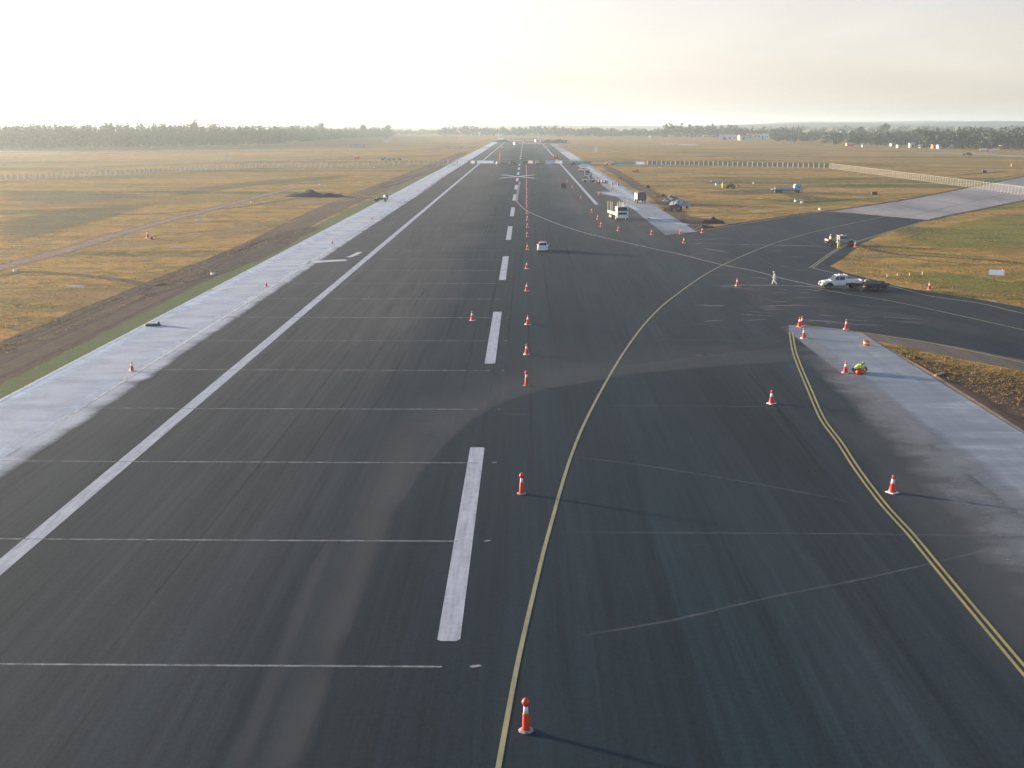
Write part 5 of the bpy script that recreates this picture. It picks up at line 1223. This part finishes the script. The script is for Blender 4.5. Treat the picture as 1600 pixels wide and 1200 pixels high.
# far buildings, sheds and parked things on the right
def shed(label, px, py, w, d, h, wall='white_paint', roof='tin_roof', rz=0.0, z=0.0, name='shed', cat='shed'):
    p = G(px, py); z = z or hgt(p.x, p.y); t = thing(name, label, cat, (p.x, p.y, z), rz)
    MB().prism([(-d / 2, -1), (d / 2, -1), (d / 2, h), (0, h + d * .16), (-d / 2, h)], -w / 2, w / 2).build('wall', wall, t)
    m = MB()
    for s in (-1, 1): m.quad([(-w / 2 - .4, s * (d / 2 + .5), h - .1), (w / 2 + .4, s * (d / 2 + .5), h - .1), (w / 2 + .4, 0, h + d * .16 + .08), (-w / 2 - .4, 0, h + d * .16 + .08)][::s], .15)
    m.build('roof', roof, t)
    MB().box((-w * .2, -d / 2 - .04, h * .38), (w * .16, .1, h * .76)).build('door', 'charcoal_paint', t)
    for k in range(2): MB().box((w * (.08 + .24 * k), -d / 2 - .04, h * .55), (w * .12, .1, h * .3)).build('window', 'dark_glass', t)
    return t
shed('white and blue shed at the tree line, second left of the aircraft', 1428, 230.5, 9, 5, 3.6)
shed('low blue grey shed right of the white shed at the tree line', 1445, 231, 10, 6, 2.4, 'blue_paint', 'blue_paint')
shed('long white shed with an orange roof end left of the aircraft', 1476, 232.5, 13, 6, 2.8, 'white_paint', 'tin_roof')
shed('orange shed adjoining the long white shed', 1461, 232, 6, 6, 3.0, 'orange_paint', 'red_roof')
for l, x, y, w, wm in (('orange hut, left of two, before the far right trees', 1325, 228, 4, 'orange_paint'), ('orange hut, right of two, before the far right trees', 1330.5, 228.5, 4, 'orange_paint'), ('tiny white hut right of the orange huts', 1349, 230, 2.5, 'white_paint'),
                       ('pale blue hut at the tree line', 1394.5, 228.5, 4.5, 'blue_paint'), ('white hut below the pale blue hut', 1403.5, 231, 2.6, 'white_paint'), ('white hut at the field edge far right of the runway', 1236, 224.5, 4, 'white_paint'),
                       ('small white box hut between the long shed and the aircraft', 1499, 232, 3, 'white_paint')):
    shed(l, x, y, w, 3, 2.4, wm, rz=random.uniform(-.4, .4), name='hut', cat='hut')
# town on the slopes
for k, (x, y, w, h, wall, roof, l) in enumerate(((1139, 218.5, 26, 5, 'cream_wall', 'tin_roof', 'long cream hangar at the far field edge'), (1164, 219, 18, 6, 'cream_wall', 'red_roof', 'red roofed building right of the cream hangar'), (1178, 218, 20, 8, 'cream_wall', 'red_roof', 'tall red roofed building in the far town'),
                       (1192, 217.5, 16, 7, 'white_paint', 'tin_roof', 'pale building with tin roof in the far town'), (1216, 216.5, 16, 6, 'cream_wall', 'tin_roof', 'small cream building right in the far town'), (1236, 212, 12, 9, 'white_paint', 'tin_roof', 'white tower house above the far town'),
                       (1253, 216, 14, 6, 'white_paint', 'tin_roof', 'white house under the slope trees'), (1270, 214, 22, 6, 'cream_wall', 'tin_roof', 'long pale house on the slope'), (1316, 213, 9, 7, 'white_paint', 'tin_roof', 'bright white house alone on the slope'))):
    p = G(x, y)
    if p.y > 2400: pass
    shed(l, x, max(y, 211), w, w * .5, h, wall, roof, rz=(-.3, .2, -.1, .35, 0, .15, -.2, .1, .3)[k], name='house', cat='building')
# ================================================================== TREES
rt = random.Random(11)
def crown_cloud(mb, c, rx, rz_, n, size, rnd, flat=.8):
    """leaf clumps: small bent faces scattered through several lobes"""
    lobes = [(Vector((rnd.uniform(-.5, .5) * rx, rnd.uniform(-.5, .5) * rx, rnd.uniform(-.35, .45) * rz_)), rnd.uniform(.4, .62)) for _ in range(5)]
    for _ in range(n):
        lc, lr = rnd.choice(lobes)
        th, ph = rnd.uniform(0, 6.283), math.acos(rnd.uniform(-1, 1)); r = lr * (rnd.random() ** .35)
        p = Vector(c) + lc + Vector((math.sin(ph) * math.cos(th) * rx * r, math.sin(ph) * math.sin(th) * rx * r, math.cos(ph) * rz_ * r))
        s = size * rnd.uniform(.5, 1.3); a = Vector((rnd.gauss(0, 1), rnd.gauss(0, 1), rnd.gauss(0, .5))).normalized(); b = a.cross(Vector((rnd.gauss(0, 1), rnd.gauss(0, 1), rnd.gauss(0, 1)))).normalized(); d = a.cross(b)
        mb.add([p - a * s, p + b * s * .6 + d * s * .2, p + a * s, p - b * s * .6 + d * s * .15], [(0, 1, 2), (0, 2, 3)])
def trunk_mesh(mb, x, y, z, h, r, rnd):
    mb.tube((x, y, z - .5), (x + rnd.uniform(-.4, .4), y, z + h * .5), r, r * .6, 6)
    for _ in range(3): mb.tube((x, y, z + h * .45), (x + rnd.uniform(-1, 1) * h * .25, y + rnd.uniform(-1, 1) * h * .25, z + h * .8), r * .5, r * .2, 5)
def woodland(name, spots, mat, faces=90, size=1.4):
    lv = MB(); 
    for x, y, h, w in spots:
        z = hgt(x, y); crown_cloud(lv, (x, y, z + h * .52), w, h * .66, faces, size * w / 6, rt)
        lv.tube((x, y, z - .5), (x, y, z + h * .5), .35, .2, 5)
    o = lv.build(name, mat); o['kind'] = 'stuff'; return o
# wood along the left horizon: front edge follows the field, several rows deep
edge = [(-120, 233.5), (0, 232), (200, 229), (400, 226), (475, 221), (520, 217.5), (560, 215), (612, 213)]
spots = []
def edge_at(u):
    k = u * (len(edge) - 1); i = min(int(k), len(edge) - 2); f = k - i; return (edge[i][0] + (edge[i + 1][0] - edge[i][0]) * f, edge[i][1] + (edge[i + 1][1] - edge[i][1]) * f)
for rown in range(4):
    px = -110.0
    while px < 612:
        for (x0, y0), (x1, y1) in zip(edge[:-1], edge[1:]):
            if x0 <= px <= x1: py = y0 + (y1 - y0) * (px - x0) / (x1 - x0)
        p = G(px, py); d = Vector((p.x, p.y, 0)).normalized(); q = p + d * (rown * 16 + rt.uniform(-5, 5))
        h = (19.5 if px < 340 else 18 if px < 500 else 14.5) * rt.uniform(.88, 1.05) + (1.8 if rt.random() < .10 else 0) + rown * .5
        spots.append((q.x, q.y, h, rt.uniform(4.2, 6.5))); px += rt.uniform(4.5, 7.5) * (1.25 if rown else 1) * (1.0 if px < 480 else .75)
for _ in range(420):      # low scrub under the trees
    k = rt.random(); i = min(int(k * (len(edge) - 1)), len(edge) - 2); f = k * (len(edge) - 1) - i; p = G(edge[i][0] + (edge[i + 1][0] - edge[i][0]) * f, edge[i][1] + (edge[i + 1][1] - edge[i][1]) * f - .2)
    d = Vector((p.x, p.y, 0)).normalized(); q = p + d * rt.uniform(0, 40); spots.append((q.x, q.y, rt.uniform(6, 10), rt.uniform(5, 8)))
woodland('left_woodland', spots, 'leaves', 190, 1.15)
# thin far tree belts at the end of the runway
spots = []
for (x0, x1, py, h, st) in ((612, 700, 210, 9, 3), (690, 765, 212, 17, 3.4), (765, 812, 212.0, 14, 3.4), (812, 872, 212, 17, 3.0), (872, 946, 213.5, 15, 2.6), (940, 1030, 213, 13, 3), (1030, 1150, 214.5, 19, 3.2), (1150, 1250, 217, 15, 3.2)):
    x = x0
    while x < x1:
        p = G(x, py + rt.uniform(-.6, .3)); spots.append((p.x, p.y, h * rt.uniform(.7, 1.12), rt.uniform(8, 12))); x += st * rt.uniform(.7, 1.3)
woodland('far_tree_belt', spots, 'leaves_far', 60, 1.6)
# wooded slopes on the right
spots = []
for (x0, x1, py0, py1, h, n) in ((1215, 1300, 222, 216, 10, 40), (1290, 1480, 227, 222, 12, 110), (1440, 1700, 233, 228, 15, 120), (1500, 1700, 228, 219, 15, 110), (1260, 1500, 219, 211, 12, 60)):
    for _ in range(n):
        x = rt.uniform(x0, x1); f = (x - x0) / (x1 - x0); y = rt.uniform(py1, py0) + (f * 2.0 if x1 > 1600 else 0)
        p = G(x, y); spots.append((p.x, p.y, h * rt.uniform(.75, 1.15), rt.uniform(5, 8)))
woodland('slope_woodland', spots, 'leaves_far', 120, 1.3)
spots = []
for _ in range(300):
    y = rt.uniform(1900, 4200); x = rt.uniform(.17, .62) * y
    if hgt(x, y) > 1 and mnoise.noise(Vector((x * .0025, y * .002, 0))) > -.12: spots.append((x, y, rt.uniform(7, 12), rt.uniform(9, 16)))
woodland('hill_woodland', spots, 'leaves_far', 60, 1.5)
# single trees that stand out
def tree(label, x, y, h, w, faces=260, mat='leaves', group=None):
    z = hgt(x, y); t = thing('gum_tree', label, 'tree', (x, y, z), 0, group)
    c = MB(); crown_cloud(c, (0, 0, h * .68), w, h * .42, faces, 1.1 * w / 6, rt); c.build('crown', mat, t)
    m = MB(); trunk_mesh(m, 0, 0, 0, h, .4, rt); m.build('trunk', 'bark', t); return t
def T(label, px, dist, h, w, **k):
    d = ray(px, 300); s = dist / d.y; tree(label, d.x * s, dist, h, w, **k)
T('tall ragged gum tree rising above the left wood', 178, 1235, 24.5, 5.5)
T('tall gum tree above the left wood near the frame edge', 58, 1160, 23.0, 5)
T('open crowned gum tree above the middle of the left wood', 308, 1300, 25.5, 6)
T('slender gum tree above the right part of the left wood', 505, 1640, 23, 6)
T('isolated tall tree near the right end of the left wood', 570, 2050, 22, 8)
T('last tree at the right end of the left wood', 606, 2150, 22, 9)
T('round tree on the skyline, left of the pair on the right slope', 1376, 1900, 20, 11)
T('spreading tree on the skyline of the right slope', 1428, 2000, 12, 12)
T('dark tree on the skyline right of the spreading one', 1440, 1950, 13, 9)
T('tall rounded tree standing alone on the far right slope', 1530, 1500, 18, 8)
T('broad tree right of the lone tall tree on the right slope', 1546, 1450, 15, 10)
T('dark broad tree at the right frame edge slope', 1562, 1400, 14, 10)
T('large pale gum tree above the sheds on the right', 1337, 1700, 16, 10)
# sunlit paddocks on the slopes
mb = MB()
for (x0, y0, x1, y1) in ((330, 1900, 520, 2250), (620, 2000, 900, 2500), (820, 2500, 1300, 3100), (500, 2700, 760, 3300)):
    n = 8; vs = [(x0 + (x1 - x0) * i / n, y0 + (y1 - y0) * j / n, hgt(x0 + (x1 - x0) * i / n, y0 + (y1 - y0) * j / n) + .9) for j in range(n + 1) for i in range(n + 1)]
    mb.add(vs, [(j * (n + 1) + i, j * (n + 1) + i + 1, (j + 1) * (n + 1) + i + 1, (j + 1) * (n + 1) + i) for j in range(n) for i in range(n)])
structure(mb.build('paddock', 'straw'))

# dry grass tufts: individual blades standing in the verges, denser near the camera
def inside(px, py, poly):
    c = False; j = len(poly) - 1
    for i in range(len(poly)):
        (xi, yi), (xj, yj) = poly[i], poly[j]
        if (yi > py) != (yj > py) and px < (xj - xi) * (py - yi) / (yj - yi) + xi: c = not c
        j = i
    return c
def tufts(name, poly, n, h0, h1, mat, seed, clump=0.25):
    r = random.Random(seed); xs = [p[0] for p in poly]; ys = [p[1] for p in poly]; mb = MB(); k = 0; tries = 0
    while k < n and tries < n * 12:
        tries += 1; px, py = r.uniform(min(xs), max(xs)), r.uniform(min(ys), max(ys))
        if not inside(px, py, poly): continue
        p = G(px, py)
        if mnoise.noise(Vector((p.x * clump * .3, p.y * clump * .3, seed))) + r.uniform(-.25, .25) < -.05: continue
        k += 1; h = r.uniform(h0, h1); w = h * r.uniform(.35, .7)
        for _ in range(3):
            a = r.uniform(0, 6.283); dx, dy = math.cos(a), math.sin(a); ox, oy = r.uniform(-.15, .15), r.uniform(-.15, .15)
            mb.add([(p.x + ox - dx * w, p.y + oy - dy * w, 0), (p.x + ox + dx * w, p.y + oy + dy * w, 0), (p.x + ox + dx * w * .6 + r.uniform(-.1, .1), p.y + oy + dy * w * .6, h), (p.x + ox - dx * w * .5, p.y + oy - dy * w * .5, h * .8)], [(0, 1, 2, 3)])
    o = mb.build(name, mat); o['kind'] = 'stuff'
M['tuft_gold'] = foliage('straw_blades', (0.22, 0.155, 0.062), (0.42, 0.28, 0.11), .35)
M['tuft_green'] = foliage('green_blades', (0.12, 0.145, 0.040), (0.29, 0.29, 0.07), .35)
M['tuft_olive'] = foliage('olive_blades', (0.17, 0.140, 0.060), (0.32, 0.23, 0.095), .35)
LF = [(-10, 300), (560, 292), (600, 300), (470, 362), (410, 385), (330, 425), (240, 465), (150, 500), (60, 535), (-10, 560)]
tufts('field_grass', LF, 2200, .04, .12, 'tuft_olive', 3); tufts('field_grass', LF, 2000, .04, .13, 'tuft_gold', 4)
IS = [(1300, 417), (1345, 383), (1437, 348), (1610, 315), (1610, 480), (1450, 455)]
tufts('island_grass', IS, 2200, .04, .13, 'tuft_green', 5); tufts('island_grass', IS, 1600, .04, .13, 'tuft_gold', 6)
WG = [(1385, 541), (1500, 563), (1610, 584), (1610, 655), (1520, 612), (1430, 566)]
tufts('wedge_grass', WG, 350, .04, .12, 'tuft_gold', 7); tufts('wedge_grass', WG, 900, .04, .12, 'tuft_olive', 8)
NF = [(1010, 272), (1300, 272), (1500, 290), (1440, 305), (1276, 328), (1130, 350), (1060, 318)]
tufts('far_grass', NF, 900, .06, .16, 'tuft_gold', 9); tufts('far_grass', NF, 900, .06, .16, 'tuft_green', 10)
